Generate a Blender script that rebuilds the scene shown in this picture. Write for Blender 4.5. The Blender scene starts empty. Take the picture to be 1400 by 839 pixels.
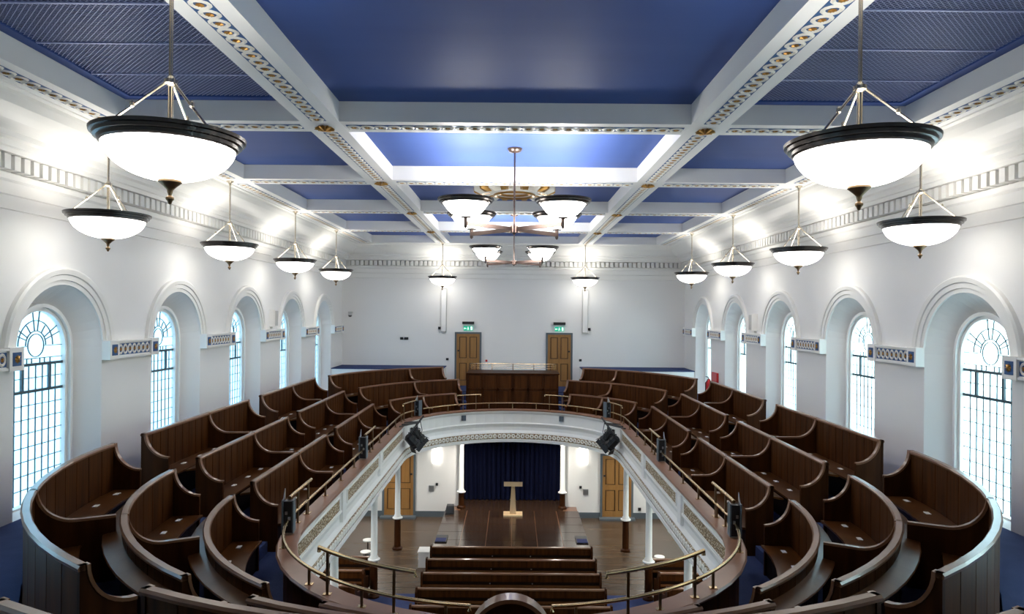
import bpy, math, random
from mathutils import Vector, Matrix
random.seed(7)
R_ = math.radians
PI = math.pi
SC = bpy.context.scene
COL = SC.collection
H = 7.2                      # eye height above the hall floor; shapes below are written relative to the eye

# ------------------------------------------------------------------ camera
cam_d = bpy.data.cameras.new('camera'); cam = bpy.data.objects.new('camera', cam_d); COL.objects.link(cam)
cam_d.sensor_width = 36; cam_d.lens = 24.0; cam_d.clip_start = 0.05; cam_d.clip_end = 500
cam.location = (0, 0, H); cam.rotation_euler = (R_(90), R_(-0.5), 0)
cam_d.shift_x = -2.0/1400; cam_d.shift_y = 7.5/1400
SC.camera = cam

# ------------------------------------------------------------------ world, exposure
W = bpy.data.worlds.new('sky'); SC.world = W; W.use_nodes = True
nt = W.node_tree; nt.nodes.clear()
sky = nt.nodes.new('ShaderNodeTexSky'); sky.sky_type = 'NISHITA'; sky.sun_disc = False
sky.sun_elevation = R_(32); sky.sun_rotation = R_(90); sky.air_density = 1.0; sky.dust_density = 1.5; sky.ozone_density = 1.0
bg = nt.nodes.new('ShaderNodeBackground'); bg.inputs['Strength'].default_value = 0.82
wo = nt.nodes.new('ShaderNodeOutputWorld')
mx = nt.nodes.new('ShaderNodeMixRGB'); mx.inputs[0].default_value = 0.32; mx.inputs[2].default_value = (1.0, 0.98, 0.94, 1)   # thin bright cloud over the clear sky
nt.links.new(sky.outputs[0], mx.inputs[1]); nt.links.new(mx.outputs[0], bg.inputs[0]); nt.links.new(bg.outputs[0], wo.inputs[0])
SC.view_settings.view_transform = 'Standard'; SC.view_settings.look = 'None'
SC.view_settings.gamma = 1.0; SC.view_settings.use_curve_mapping = False
SC.view_settings.exposure = 1.15
CHAN_E = 11.0       # emission of the chandelier bowls
BOWL_E = 3.6        # emission of the glass bowls
UP_W = 2.0         # up-light inside each pendant bowl
CH_W = 7.0         # up-light inside each chandelier bowl
SCONCE_E = 2.5
FILL_W = 19.0       # each unseen fill lamp added under the gallery

# ------------------------------------------------------------------ materials
def mat(name, col, rough=0.5, metal=0.0, spec=0.5, coat=0.0, noise=None, bump=None, emit=None, c2=None):
    """noise = (scale xyz, mix) second colour c2 blended by noise; bump = (scale, strength)"""
    m = bpy.data.materials.new(name); m.use_nodes = True
    n = m.node_tree; b = n.nodes['Principled BSDF']
    b.inputs['Base Color'].default_value = (*col, 1); b.inputs['Roughness'].default_value = rough
    b.inputs['Metallic'].default_value = metal; b.inputs['Specular IOR Level'].default_value = spec
    b.inputs['Coat Weight'].default_value = coat; b.inputs['Coat Roughness'].default_value = 0.15
    tc = None
    if noise or bump: tc = n.nodes.new('ShaderNodeTexCoord')
    if noise:
        mp = n.nodes.new('ShaderNodeMapping'); mp.inputs['Scale'].default_value = noise[0]
        tx = n.nodes.new('ShaderNodeTexNoise'); tx.inputs['Scale'].default_value = 1.0; tx.inputs['Detail'].default_value = 4
        rp = n.nodes.new('ShaderNodeValToRGB')
        rp.color_ramp.elements[0].position = 0.5-noise[1]; rp.color_ramp.elements[1].position = 0.5+noise[1]
        rp.color_ramp.elements[0].color = (*col, 1); rp.color_ramp.elements[1].color = (*(c2 or col), 1)
        n.links.new(tc.outputs['Object'], mp.inputs[0]); n.links.new(mp.outputs[0], tx.inputs[0])
        n.links.new(tx.outputs['Fac'], rp.inputs[0]); n.links.new(rp.outputs[0], b.inputs['Base Color'])
    if bump:
        t2 = n.nodes.new('ShaderNodeTexNoise'); t2.inputs['Scale'].default_value = bump[0]; t2.inputs['Detail'].default_value = 3
        bp = n.nodes.new('ShaderNodeBump'); bp.inputs['Strength'].default_value = bump[1]; bp.inputs['Distance'].default_value = 0.02
        n.links.new(tc.outputs['Object'], t2.inputs[0]); n.links.new(t2.outputs['Fac'], bp.inputs['Height'])
        n.links.new(bp.outputs[0], b.inputs['Normal'])
    if emit:
        b.inputs['Emission Color'].default_value = (*emit[0], 1); b.inputs['Emission Strength'].default_value = emit[1]
    return m

M = {}
M['wall'] = mat('white wall paint', (0.86, 0.85, 0.83), 0.6, bump=(3.0, 0.12), noise=((0.6, 0.6, 0.6), 0.3), c2=(0.83, 0.82, 0.805))
M['white'] = mat('white gloss paint', (0.86, 0.85, 0.82), 0.4)
M['beam'] = mat('white beam paint', (0.85, 0.85, 0.84), 0.5)
M['blue'] = mat('ceiling blue paint', (0.046, 0.092, 0.30), 0.6, noise=((0.25, 3.0, 1.0), 0.35), c2=(0.056, 0.106, 0.325), spec=0.25)
M['mesh'] = mat('blue grey expanded metal', (0.34, 0.40, 0.64), 0.4, metal=0.3)
M['void'] = mat('dark blue backing', (0.014, 0.024, 0.11), 0.8)
M['oblue'] = mat('ornament blue', (0.02, 0.085, 0.24), 0.5)
M['owhite'] = mat('ornament white', (0.80, 0.78, 0.72), 0.5)
M['gold'] = mat('gilding', (0.42, 0.23, 0.06), 0.35, metal=0.6)
M['wood'] = mat('dark oak', (0.026, 0.0072, 0.0015), 0.42, spec=0.12, noise=((9, 9, 1.2), 0.22), c2=(0.062, 0.0190, 0.0042))
M['board'] = mat('dark oak board', (0.032, 0.0090, 0.0017), 0.45, spec=0.12, noise=((14, 14, 1.0), 0.22), c2=(0.088, 0.0290, 0.0062))
M['rail'] = mat('polished oak rail', (0.17, 0.075, 0.036), 0.28, coat=0.4, noise=((5, 5, 5), 0.25), c2=(0.24, 0.115, 0.060))
M['seat'] = mat('polished oak seat', (0.062, 0.021, 0.0050), 0.30, spec=0.3, coat=0.08, noise=((6, 3, 6), 0.25), c2=(0.105, 0.039, 0.0095))
M['ledge'] = mat('mahogany ledge', (0.20, 0.092, 0.053), 0.35, coat=0.15, noise=((3, 3, 3), 0.25), c2=(0.27, 0.13, 0.077))
M['brass'] = mat('brass', (0.62, 0.45, 0.25), 0.25, metal=1.0)
M['brassd'] = mat('aged brass', (0.23, 0.155, 0.085), 0.35, metal=0.9)
M['nickel'] = mat('champagne nickel', (0.66, 0.58, 0.46), 0.25, metal=1.0)
M['bronze'] = mat('dark bronze', (0.075, 0.066, 0.062), 0.25, metal=0.9)
M['bronze2'] = mat('brown bronze', (0.17, 0.12, 0.105), 0.32, metal=0.9)
M['shade_oak'] = mat('oak with painted shade', (0.008, 0.004, 0.0025), 0.45, spec=0.2, noise=((10, 10, 2), 0.25), c2=(0.014, 0.006, 0.003))  # shade under seats and below the back band put into the colour
M['carpet'] = mat('blue carpet', (0.040, 0.056, 0.135), 0.95, spec=0.1, bump=(60, 0.3), noise=((4, 4, 4), 0.3), c2=(0.056, 0.076, 0.175))
M['floor'] = mat('hall floor boards', (0.058, 0.038, 0.024), 0.26, noise=((0.5, 7, 1), 0.25), c2=(0.112, 0.076, 0.05))
M['stage'] = mat('dark stage board', (0.032, 0.017, 0.010), 0.20, coat=0.3, noise=((1, 6, 1), 0.3), c2=(0.06, 0.032, 0.018))
M['oak'] = mat('golden oak', (0.27, 0.128, 0.034), 0.42, noise=((12, 12, 1.2), 0.25), c2=(0.36, 0.185, 0.054))
M['oak_groove_shade'] = mat('oak with groove shade', (0.085, 0.036, 0.010), 0.5)  # shade of the door panel grooves put into the colour
M['oaklight'] = mat('pale oak', (0.70, 0.49, 0.27), 0.45, noise=((10, 10, 1.5), 0.25), c2=(0.77, 0.57, 0.35))
M['grey'] = mat('blue grey paint', (0.10, 0.125, 0.145), 0.5)
M['black'] = mat('black plastic', (0.012, 0.012, 0.014), 0.45)
M['blackm'] = mat('black metal', (0.02, 0.021, 0.024), 0.35, metal=0.5)
M['steel'] = mat('brushed steel', (0.50, 0.52, 0.54), 0.3, metal=0.9)
M['curtain'] = mat('navy velvet', (0.003, 0.006, 0.032), 0.85, spec=0.2)
M['card'] = mat('white card', (0.82, 0.80, 0.76), 0.6)
M['red'] = mat('red enamel', (0.62, 0.02, 0.02), 0.35)
M['green'] = mat('exit green', (0.0, 0.42, 0.24), 0.5, emit=((0.0, 0.55, 0.33), 0.25))
M['signw'] = mat('sign white', (0.85, 0.9, 0.88), 0.5, emit=((0.8, 0.95, 0.9), 0.35))
M['plastic'] = mat('pale grey plastic', (0.55, 0.55, 0.53), 0.5)
M['lead'] = mat('lead came', (0.055, 0.085, 0.10), 0.5)
M['casement'] = mat('casement blue grey', (0.055, 0.095, 0.12), 0.45)
M['ground'] = mat('pale paving', (0.55, 0.56, 0.55), 0.9)
M['bowl'] = mat('lit opal glass', (0.85, 0.83, 0.78), 0.4, emit=((1.0, 0.965, 0.90), BOWL_E))
M['bowlc'] = mat('lit opal chandelier glass', (0.85, 0.83, 0.78), 0.4, emit=((1.0, 0.965, 0.90), CHAN_E))
M['sconce'] = mat('lit sconce glass', (0.85, 0.83, 0.78), 0.4, emit=((1.0, 0.95, 0.86), SCONCE_E))

def glass_mat():
    m = bpy.data.materials.new('obscured pale glass'); m.use_nodes = True; n = m.node_tree; n.nodes.clear()
    t = n.nodes.new('ShaderNodeBsdfTransparent'); t.inputs[0].default_value = (0.74, 0.91, 0.94, 1)
    l = n.nodes.new('ShaderNodeBsdfTranslucent'); l.inputs[0].default_value = (0.74, 0.91, 0.94, 1)
    g = n.nodes.new('ShaderNodeBsdfGlossy'); g.inputs['Roughness'].default_value = 0.15
    a = n.nodes.new('ShaderNodeMixShader'); a.inputs[0].default_value = 0.5
    b = n.nodes.new('ShaderNodeMixShader'); b.inputs[0].default_value = 0.05
    o = n.nodes.new('ShaderNodeOutputMaterial')
    n.links.new(t.outputs[0], a.inputs[1]); n.links.new(l.outputs[0], a.inputs[2])
    n.links.new(a.outputs[0], b.inputs[1]); n.links.new(g.outputs[0], b.inputs[2]); n.links.new(b.outputs[0], o.inputs[0])
    return m
M['glass'] = glass_mat()

def frieze_mat():
    """gilded low relief: gold leaf-scroll blotches on off-white"""
    m = mat('gilded relief', (0.72, 0.66, 0.55), 0.5)
    n = m.node_tree; b = n.nodes['Principled BSDF']
    tc = n.nodes.new('ShaderNodeTexCoord'); v = n.nodes.new('ShaderNodeTexVoronoi'); v.inputs['Scale'].default_value = 22
    v.feature = 'DISTANCE_TO_EDGE'
    rp = n.nodes.new('ShaderNodeValToRGB'); e = rp.color_ramp.elements
    e[0].position = 0.05; e[0].color = (0.12, 0.075, 0.03, 1); e[1].position = 0.30; e[1].color = (0.78, 0.72, 0.60, 1)
    k = e.new(0.13); k.color = (0.42, 0.27, 0.12, 1)
    bp = n.nodes.new('ShaderNodeBump'); bp.inputs['Strength'].default_value = 0.6; bp.inputs['Distance'].default_value = 0.02
    n.links.new(tc.outputs['Object'], v.inputs['Vector']); n.links.new(v.outputs['Distance'], rp.inputs[0])
    n.links.new(rp.outputs[0], b.inputs['Base Color']); n.links.new(v.outputs['Distance'], bp.inputs['Height'])
    n.links.new(bp.outputs[0], b.inputs['Normal'])
    return m
M['frieze'] = frieze_mat()

# ------------------------------------------------------------------ mesh helpers
ORG = {}
class MB:
    def __init__(s): s.v = []; s.f = []
    def add(s, vs, fs):
        k = len(s.v); s.v += [tuple(p) for p in vs]; s.f += [tuple(i+k for i in f) for f in fs]; return s
    def box(s, x0, x1, y0, y1, z0, z1):
        if x0 > x1: x0, x1 = x1, x0
        if y0 > y1: y0, y1 = y1, y0
        if z0 > z1: z0, z1 = z1, z0
        return s.add([(x0,y0,z0),(x1,y0,z0),(x1,y1,z0),(x0,y1,z0),(x0,y0,z1),(x1,y0,z1),(x1,y1,z1),(x0,y1,z1)],
                     [(0,3,2,1),(4,5,6,7),(0,1,5,4),(1,2,6,5),(2,3,7,6),(3,0,4,7)])
    def loft(s, rings, caps=True, closed=False):
        n = len(rings[0]); vs = [p for r in rings for p in r]; fs = []
        m = len(rings)
        for i in range(m if closed else m-1):
            a = i*n; b = ((i+1) % m)*n
            for j in range(n):
                k = (j+1) % n; fs.append((a+j, a+k, b+k, b+j))
        if caps and not closed:
            fs.append(tuple(reversed(range(n)))); fs.append(tuple(range((m-1)*n, m*n)))
        return s.add(vs, fs)
    def strip(s, rings):
        n = len(rings[0]); fs = []
        for i in range(len(rings)-1):
            for j in range(n-1): fs.append((i*n+j, i*n+j+1, (i+1)*n+j+1, (i+1)*n+j))
        return s.add([p for r in rings for p in r], fs)
    def lathe(s, prof, n=24, c=(0,0,0), closed=False):
        rings = [[(c[0]+r*math.cos(2*PI*i/n), c[1]+r*math.sin(2*PI*i/n), c[2]+z) for (r, z) in prof] for i in range(n)]
        k = len(prof); vs = [p for r in rings for p in r]; fs = []
        for i in range(n):
            a = i*k; b = ((i+1) % n)*k
            for j in range(k if closed else k-1):
                j2 = (j+1) % k; fs.append((a+j, b+j, b+j2, a+j2))
        return s.add(vs, fs)
    def tube(s, pts, r, n=8, up=(0,0,1)):
        pts = [Vector(p) for p in pts]; rings = []
        for i, p in enumerate(pts):
            t = (pts[min(i+1, len(pts)-1)] - pts[max(i-1, 0)]).normalized()
            u = Vector(up)
            if abs(t.dot(u)) > 0.95: u = Vector((0, 1, 0)) if abs(t.y) < 0.9 else Vector((1, 0, 0))
            a = t.cross(u).normalized(); b = a.cross(t)
            rr = r[i] if isinstance(r, (list, tuple)) else r
            rings.append([tuple(p + a*rr*math.cos(2*PI*k/n) + b*rr*math.sin(2*PI*k/n)) for k in range(n)])
        return s.loft(rings)
    def obox(s, c, ax, ay, az, hx, hy, hz):
        c = Vector(c); ax, ay, az = Vector(ax).normalized()*hx, Vector(ay).normalized()*hy, Vector(az).normalized()*hz
        vs = [tuple(c + i*ax + j*ay + k*az) for k in (-1, 1) for (i, j) in ((-1,-1),(1,-1),(1,1),(-1,1))]
        return s.add(vs, [(0,3,2,1),(4,5,6,7),(0,1,5,4),(1,2,6,5),(2,3,7,6),(3,0,4,7)])
    def mesh(s, name, m, smooth=False, org=(0,0,0)):
        me = bpy.data.meshes.new(name)
        me.from_pydata([(x-org[0], y-org[1], z-org[2]) for (x, y, z) in s.v], [], s.f)
        import bmesh
        bm = bmesh.new(); bm.from_mesh(me); bmesh.ops.recalc_face_normals(bm, faces=bm.faces); bm.to_mesh(me); bm.free()
        me.materials.append(M[m] if isinstance(m, str) else m)
        if smooth:
            me.polygons.foreach_set('use_smooth', [True]*len(me.polygons))
            me.set_sharp_from_angle(angle=R_(38))
        return me
    def build(s, name, m, parent=None, smooth=False):
        """parent None: top-level mesh with its origin at its base; else a child written in eye coordinates"""
        if parent is None:
            xs = [p[0] for p in s.v]; ys = [p[1] for p in s.v]; zs = [p[2] for p in s.v]
            org = ((min(xs)+max(xs))/2, (min(ys)+max(ys))/2, min(zs))
        else: org = ORG[parent.name]
        me = s.mesh(name, m, smooth, org)
        o = bpy.data.objects.new(name, me); COL.objects.link(o); ORG[o.name] = org
        if parent is None: o.location = (org[0], org[1], org[2]+H)
        else: o.parent = parent
        return o

def empty(name, org):
    o = bpy.data.objects.new(name, None); COL.objects.link(o); o.empty_display_size = 0.1
    o.location = (org[0], org[1], org[2]+H); ORG[o.name] = tuple(org); return o
def tag(o, label, cat, group=None):
    o['label'] = label; o['category'] = cat
    if group: o['group'] = group
    return o
def struct(o, label=None):
    o['kind'] = 'structure'
    if label: o['label'] = label
    return o
def inst(name, me, loc, parent, rot=None, scale=None):
    """a small piece that shares its mesh; loc in eye coordinates"""
    o = bpy.data.objects.new(name, me); COL.objects.link(o); g = ORG[parent.name]
    o.parent = parent; o.location = (loc[0]-g[0], loc[1]-g[1], loc[2]-g[2])
    if rot: o.rotation_euler = rot
    if scale: o.scale = scale
    ORG[o.name] = tuple(loc); return o
def copy_tree(o, parent=None):
    c = o.copy(); COL.objects.link(c); c.parent = parent
    for ch in o.children: copy_tree(ch, c)
    return c
def poly_with_hole(outer, hole, z):
    """flat face between an outer loop and a hole"""
    import bmesh
    bm = bmesh.new()
    es = []
    for loop in (outer, hole):
        vs = [bm.verts.new((x, y, z)) for (x, y) in loop]
        es += [bm.edges.new((vs[i], vs[(i+1) % len(vs)])) for i in range(len(vs))]
    bmesh.ops.triangle_fill(bm, use_beauty=True, edges=es)
    bm.verts.ensure_lookup_table(); bm.verts.index_update()
    mb = MB(); mb.add([tuple(v.co) for v in bm.verts], [tuple(v.index for v in f.verts) for f in bm.faces]); bm.free()
    return mb

# ------------------------------------------------------------------ dimensions
A = 6.7                       # half width of the hall
YB, YF = -3.0, 26.7           # rear wall, far wall
YL = 24.0                     # far wall of the lower hall
ZF = -7.2                     # hall floor
ZA = -2.87                    # gallery aisle floor
ZB, ZC = 2.60, 2.88           # beam underside, coffer panel
NC, FC = 10.0, 19.1           # centres of the near and far half circles of the gallery
WIN = [6.65+3.49*k for k in range(-2, 6)]    # window bays
ROWS = {0: (6.66, -1.75, -2.87), 1: (5.80, -1.95, -3.05), 2: (4.94, -2.32, -3.42), 3: (4.08, -2.69, -3.79)}   # radius, top, floor

def stadium(r, n=24, cw=False):
    pts = []
    for i in range(n+1):
        a = -PI + PI*i/n; pts.append((r*math.cos(a), NC + r*math.sin(a)))
    for y in (12, 14, 16, 18): pts.append((r, y))
    for i in range(n+1):
        a = PI*i/n; pts.append((r*math.cos(a), FC + r*math.sin(a)))
    for y in (18, 16, 14, 12): pts.append((-r, y))
    return pts
def stadium_sweep(mb, prof, n=24):
    """closed sweep of a (radius, z) polygon round the whole horseshoe"""
    cols = [stadium(r, n) for (r, z) in prof]
    rings = [[(cols[j][i][0], cols[j][i][1], prof[j][1]) for j in range(len(prof))] for i in range(len(cols[0]))]
    mb.loft(rings, caps=False, closed=True); return mb

# ------------------------------------------------------------------ floors
f0 = struct(MB().box(-A, A, YB, YL+2.7, ZF-0.15, ZF).build('floor', 'floor'))
mb = MB()
for sgn in (-1, 1): mb.box(sgn*2.25, sgn*3.6, 3.0, 17.4, ZF, ZF+0.012)
struct(mb.build('floor_hall_carpet', 'carpet'))
rect = [(-A, YB), (A, YB), (A, YF), (-A, YF)]
ga = struct(poly_with_hole(rect, stadium(5.84), ZA).build('floor_gallery_aisle', 'carpet'))
tier_prof = {1: (5.84, 4.97), 2: (4.97, 4.11), 3: (4.11, 3.14)}
for k, (ro, ri) in tier_prof.items():
    z = ROWS[k][2]
    o = stadium_sweep(MB(), [(ro, z), (ri, z), (ri, z-0.40), (ro, z-0.40)]).build('tier', 'carpet', ga)
mb = stadium_sweep(MB(), [(5.84, ZA), (5.84, ZA-0.2), (5.86, ZA-0.2), (5.86, ZA)]); mb.build('riser', 'carpet', ga)
gs = struct(poly_with_hole(rect, stadium(3.12), -4.22).build('ceiling_under_gallery', 'wall'))
# raised corner platforms at the far wall
for sgn in (-1, 1):
    p = struct(MB().box(sgn*2.62, sgn*A, 25.15, YF, ZA, -2.13).build('floor_corner_platform', 'white'))
    MB().box(sgn*2.60, sgn*A, 25.13, YF, -2.13, -2.10).build('carpet', 'carpet', p)
# half steps in the gangways
def arcpt(c, r, a): return (r*math.cos(a), c + r*math.sin(a))
def near_pt(side, phi, r): return (side*r*math.sin(phi), NC - r*math.cos(phi))
for k in (2, 3):
    r1 = ROWS[k-1][0]-0.83; z0 = ROWS[k][2]; z1 = (ROWS[k][2]+ROWS[k-1][2])/2
    for sgn in (-1, 1):
        for (y0, y1) in ((9.96, 10.66), (14.98, 15.66), (19.98, 20.66)):
            rr = r1 if y1 < 19 else math.sqrt(max(r1*r1-(y1-FC)**2, 0.1))
            MB().box(sgn*(rr-0.30), sgn*rr, y0, y1, z0, z1).build('step', 'carpet', ga)
        pts = [near_pt(sgn, R_(a), r) for (a, r) in ((26.5, r1-0.3), (34.2, r1-0.3), (34.2, r1), (26.5, r1))]
        MB().loft([[(x, y, z0) for x, y in pts], [(x, y, z1) for x, y in pts]]).build('step', 'carpet', ga)
# far gangway stairs up to the doors
for sgn in (-1, 1):
    for i in range(5):
        z1 = -3.79 + (i+1)*0.18
        MB().box(sgn*1.60, sgn*2.42, 22.55+i*0.32, 25.0, -3.79, z1-0.0).build('step', 'carpet', ga)

# exterior ground
struct(MB().box(-60, 60, -60, 80, ZF-1.2, ZF-1.0).build('floor_outside', 'ground'))

# ------------------------------------------------------------------ side walls with arched window recesses
RW, ZS = 0.98, -0.62          # recess radius and spring height
RG, XG = 0.58, 7.10           # glazing radius and plane
ZSILL = -2.84
def build_side_wall(sgn):
    mb = MB(); X = sgn*A; ztop = 3.0
    edges = [WIN[0]-3.49/2] + [w+3.49/2 for w in WIN]
    n = 20
    for i, w in enumerate(WIN):
        y0 = max(edges[i], YB); y1 = min(edges[i+1], YF)
        if i == len(WIN)-1: y1 = YF
        if i == 0: y0 = YB
        # piers
        for (a, b) in ((y0, w-RW), (w+RW, y1)):
            mb.add([(X,a,ZA), (X,b,ZA), (X,b,ztop), (X,a,ztop)], [(0,1,2,3)])
        # spandrel above the arch
        arc = [(w-RW*math.cos(PI*k/n), ZS+RW*math.sin(PI*k/n)) for k in range(n+1)]
        mb.strip([[(X, y, z), (X, y, ztop)] for (y, z) in arc])
        # splayed reveal
        outer = [(X, w-RW, ZA)] + [(X, y, z) for (y, z) in arc] + [(X, w+RW, ZA)]
        rg = RG+0.10
        inner = [(sgn*XG, w-rg, ZA)] + [(sgn*XG, w-rg*math.cos(PI*k/n), ZS+rg*math.sin(PI*k/n)) for k in range(n+1)] + [(sgn*XG, w+rg, ZA)]
        mb.strip([[outer[k], inner[k]] for k in range(len(outer))])
        # recess floor
        mb.add([(X, w-RW, ZA), (X, w+RW, ZA), (sgn*XG, w+rg, ZA), (sgn*XG, w-rg, ZA)], [(0,1,2,3)])
        # lower hall: sill, lintel and piers around an unseen added window
        lz0, lz1, lw = -6.2, -4.6, 0.7
        mb.add([(X,y0,ZF), (X,y1,ZF), (X,y1,lz0), (X,y0,lz0)], [(0,1,2,3)])
        mb.add([(X,y0,lz1), (X,y1,lz1), (X,y1,ZA), (X,y0,ZA)], [(0,1,2,3)])
        for (a, b) in ((y0, w-lw), (w+lw, y1)): mb.add([(X,a,lz0), (X,b,lz0), (X,b,lz1), (X,a,lz1)], [(0,1,2,3)])
        q = [(w-lw, lz0), (w+lw, lz0), (w+lw, lz1), (w-lw, lz1)]
        mb.strip([[(X, y, z), (sgn*7.05, y, z)] for (y, z) in q+[q[0]]])
    return struct(mb.build('wall_left' if sgn < 0 else 'wall_right', 'wall'))
WALL = {s: build_side_wall(s) for s in (-1, 1)}
wf = struct(MB().box(-A, A, YF, YF+0.2, ZA-1.2, 3.0).build('wall_far', 'wall'))
struct(MB().box(-A, A, YB-0.2, YB, ZF, 3.0).build('wall_near', 'wall'))
# lower far wall with the curtained opening
mb = MB(); OW = 1.78
mb.box(-A, -OW, YL, YL+0.15, ZF, -4.22).box(OW, A, YL, YL+0.15, ZF, -4.22)
mb.box(-OW-0.0, -OW-0.1, YL+0.15, YL+1.5, ZF, -4.22).box(OW, OW+0.1, YL+0.15, YL+1.5, ZF, -4.22).box(-OW-0.1, OW+0.1, YL+1.5, YL+1.6, ZF, -4.22)
wl = struct(mb.build('wall_lower_far', 'wall'))

# ------------------------------------------------------------------ windows
def came_line(mb, X, sgn, p, q, w=0.005):
    (y0, z0), (y1, z1) = p, q
    d = Vector((0, y1-y0, z1-z0)); L = d.length
    if L < 1e-4: return
    nrm = Vector((0, -d.z, d.y)).normalized()
    mb.obox((X, (y0+y1)/2, (z0+z1)/2), d, nrm, (1, 0, 0), L/2, w, 0.008)
def arc_pts(c, r, a0, a1, n): return [(c[0]+r*math.cos(a0+(a1-a0)*i/n), c[1]+r*math.sin(a0+(a1-a0)*i/n)) for i in range(n+1)]
NCOL = 8
def build_window(idx, sgn, w, fine):
    win = empty('window_%d' % idx, (sgn*XG, w, ZA)); struct(win)
    X = sgn*(XG-0.01)
    # moulded frame round the opening
    for (ra, rb, xa, xb) in ((RG+0.11, RG+0.055, 6.98, 7.12), (RG+0.055, RG, 7.03, 7.12)):
        n = 20
        def outline(r): return [(w-r, ZA+0.0)] + [(w-r*math.cos(PI*k/n), ZS+r*math.sin(PI*k/n)) for k in range(n+1)] + [(w+r, ZA)]
        oa, ob = outline(ra), outline(rb)
        MB().loft([[(sgn*xa, *oa[k]), (sgn*xb, *oa[k]), (sgn*xb, *ob[k]), (sgn*xa, *ob[k])] for k in range(len(oa))]).build('window_frame', 'white', win)
    MB().box(sgn*7.0, sgn*7.13, w-RG-0.05, w+RG+0.05, ZA, ZSILL).build('window_sill', 'white', win)
    zt0, zt1 = -1.22, -0.83            # casement zone
    cz = (w, -0.55)
    mb = MB(); dx = 2*RG/NCOL; nrow = 8; dz = (zt0-ZSILL)/nrow
    for i in range(1, NCOL): came_line(mb, X, sgn, (w-RG+i*dx, ZSILL), (w-RG+i*dx, zt1))
    for j in range(1, nrow): came_line(mb, X, sgn, (w-RG, ZSILL+j*dz), (w+RG, ZSILL+j*dz))
    came_line(mb, X, sgn, (w-RG, (zt0+zt1)/2), (w+RG, (zt0+zt1)/2))
    came_line(mb, X, sgn, (w-RG, -0.74), (w+RG, -0.74))
    for k in (-1, 1):
        came_line(mb, X, sgn, (w+k*0.17, -0.56), (w+k*RG, -0.56))
        for i in (0.35, 0.75, 1.25): came_line(mb, X, sgn, (w+k*i*0.25, -0.83), (w+k*i*0.25, -0.74))
    def poly(pts):
        for p, q in zip(pts[:-1], pts[1:]): came_line(mb, X, sgn, p, q)
    poly(arc_pts(cz, 0.17, 0, 2*PI, 20)); poly(arc_pts(cz, 0.215, 0, PI, 12)); poly(arc_pts(cz, 0.37, 0, PI, 16))
    for deg in (22, 34, 58, 82, 98, 122, 146, 158):
        a = R_(deg); r1 = RG-0.02 if deg not in (58, 122) else 0.37
        e = (w+r1*math.cos(a), max(-0.55+r1*math.sin(a)*0.93, -0.55)); s_ = (w+0.215*math.cos(a), -0.55+0.215*math.sin(a))
        came_line(mb, X, sgn, s_, e)
    mb.build('lead_came', 'lead', win)
    cf = MB()
    for z in (zt0, zt1): cf.box(X-0.02, X+0.02, w-RG, w+RG, z-0.02, z+0.02)
    for y in (w-2*dx, w+2*dx): cf.box(X-0.022, X+0.022, y-0.022, y+0.022, zt0, zt1)
    cf.build('casement_frame', 'casement', win)
    # glass: single panes where they can be told apart
    gx0, gx1 = sgn*(XG-0.003), sgn*(XG+0.003); g = 0.0015
    def fan():
        n = 24; p = [(w+RG, zt1)] + arc_pts((w, ZS), RG, 0, PI, n) + [(w-RG, zt1)]
        return MB().loft([[(gx0, *q) for q in p], [(gx1, *q) for q in p]])
    if fine:
        pm = MB().box(-0.003, 0.003, -dx/2+g, dx/2-g, -dz/2+g, dz/2-g).mesh('pane', 'glass')
        for i in range(NCOL):
            for j in range(nrow): inst('pane', pm, (sgn*XG, w-RG+(i+.5)*dx, ZSILL+(j+.5)*dz), win)
        h2 = (zt1-zt0)/2
        pm2 = MB().box(-0.003, 0.003, -dx/2+g, dx/2-g, -h2/2+g, h2/2-g).mesh('pane', 'glass')
        for i in range(NCOL):
            for j in range(2): inst('pane', pm2, (sgn*XG, w-RG+(i+.5)*dx, zt0+(j+.5)*h2), win)
        # fanlight: roundel, inner band, ring of sectors and the panes below
        def shard(p, nm='pane'): MB().loft([[(gx0, *q) for q in p], [(gx1, *q) for q in p]]).build(nm, 'glass', win)
        def rout(a):
            sa = 0.07*math.sin(a); return -sa+math.sqrt(sa*sa-0.07**2+RG**2)
        shard(arc_pts(cz, 0.168, 0, 2*PI, 20)[:-1], 'roundel')
        shard(arc_pts(cz, 0.172, 0, PI, 14) + arc_pts(cz, 0.213, PI, 0, 14), 'band')
        dl = (0, 22, 34, 58, 82, 98, 122, 146, 158, 180)
        for d0, d1 in zip(dl[:-1], dl[1:]):
            a0, a1 = R_(d0+0.3), R_(d1-0.3)
            shard(arc_pts(cz, 0.217, a0, a1, 3) + arc_pts(cz, 0.368, a1, a0, 3))
            shard(arc_pts(cz, 0.372, a0, a1, 3) + [(w+rout(a)*math.cos(a), cz[1]+rout(a)*math.sin(a)) for a in [a1+(a0-a1)*q/4 for q in range(5)]])
        for k_ in (-1, 1):
            shard([(w+k_*0.001, -0.738)] + [(w+k_*0.172*math.sin(q), -0.55-0.172*math.cos(q)) for q in [PI/2*j/6 for j in range(7)]] + [(w+k_*RG, -0.55), (w+k_*RG, -0.738)])
        pm3 = MB().box(-0.003, 0.003, -dx/2+g, dx/2-g, -0.0435, 0.0435).mesh('pane', 'glass')
        for i in range(NCOL): inst('pane', pm3, (sgn*XG, w-RG+(i+.5)*dx, (zt1-0.74)/2), win)
    else:
        mb = fan(); mb.box(gx0, gx1, w-RG, w+RG, ZSILL, zt1); o = mb.build('pane', 'glass', win)
    # sky portal
    ld = bpy.data.lights.new('portal', 'AREA'); ld.shape = 'RECTANGLE'; ld.size = 2*RG; ld.size_y = 2.75; ld.cycles.is_portal = True
    lo = bpy.data.objects.new('window_portal', ld); COL.objects.link(lo)
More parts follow.
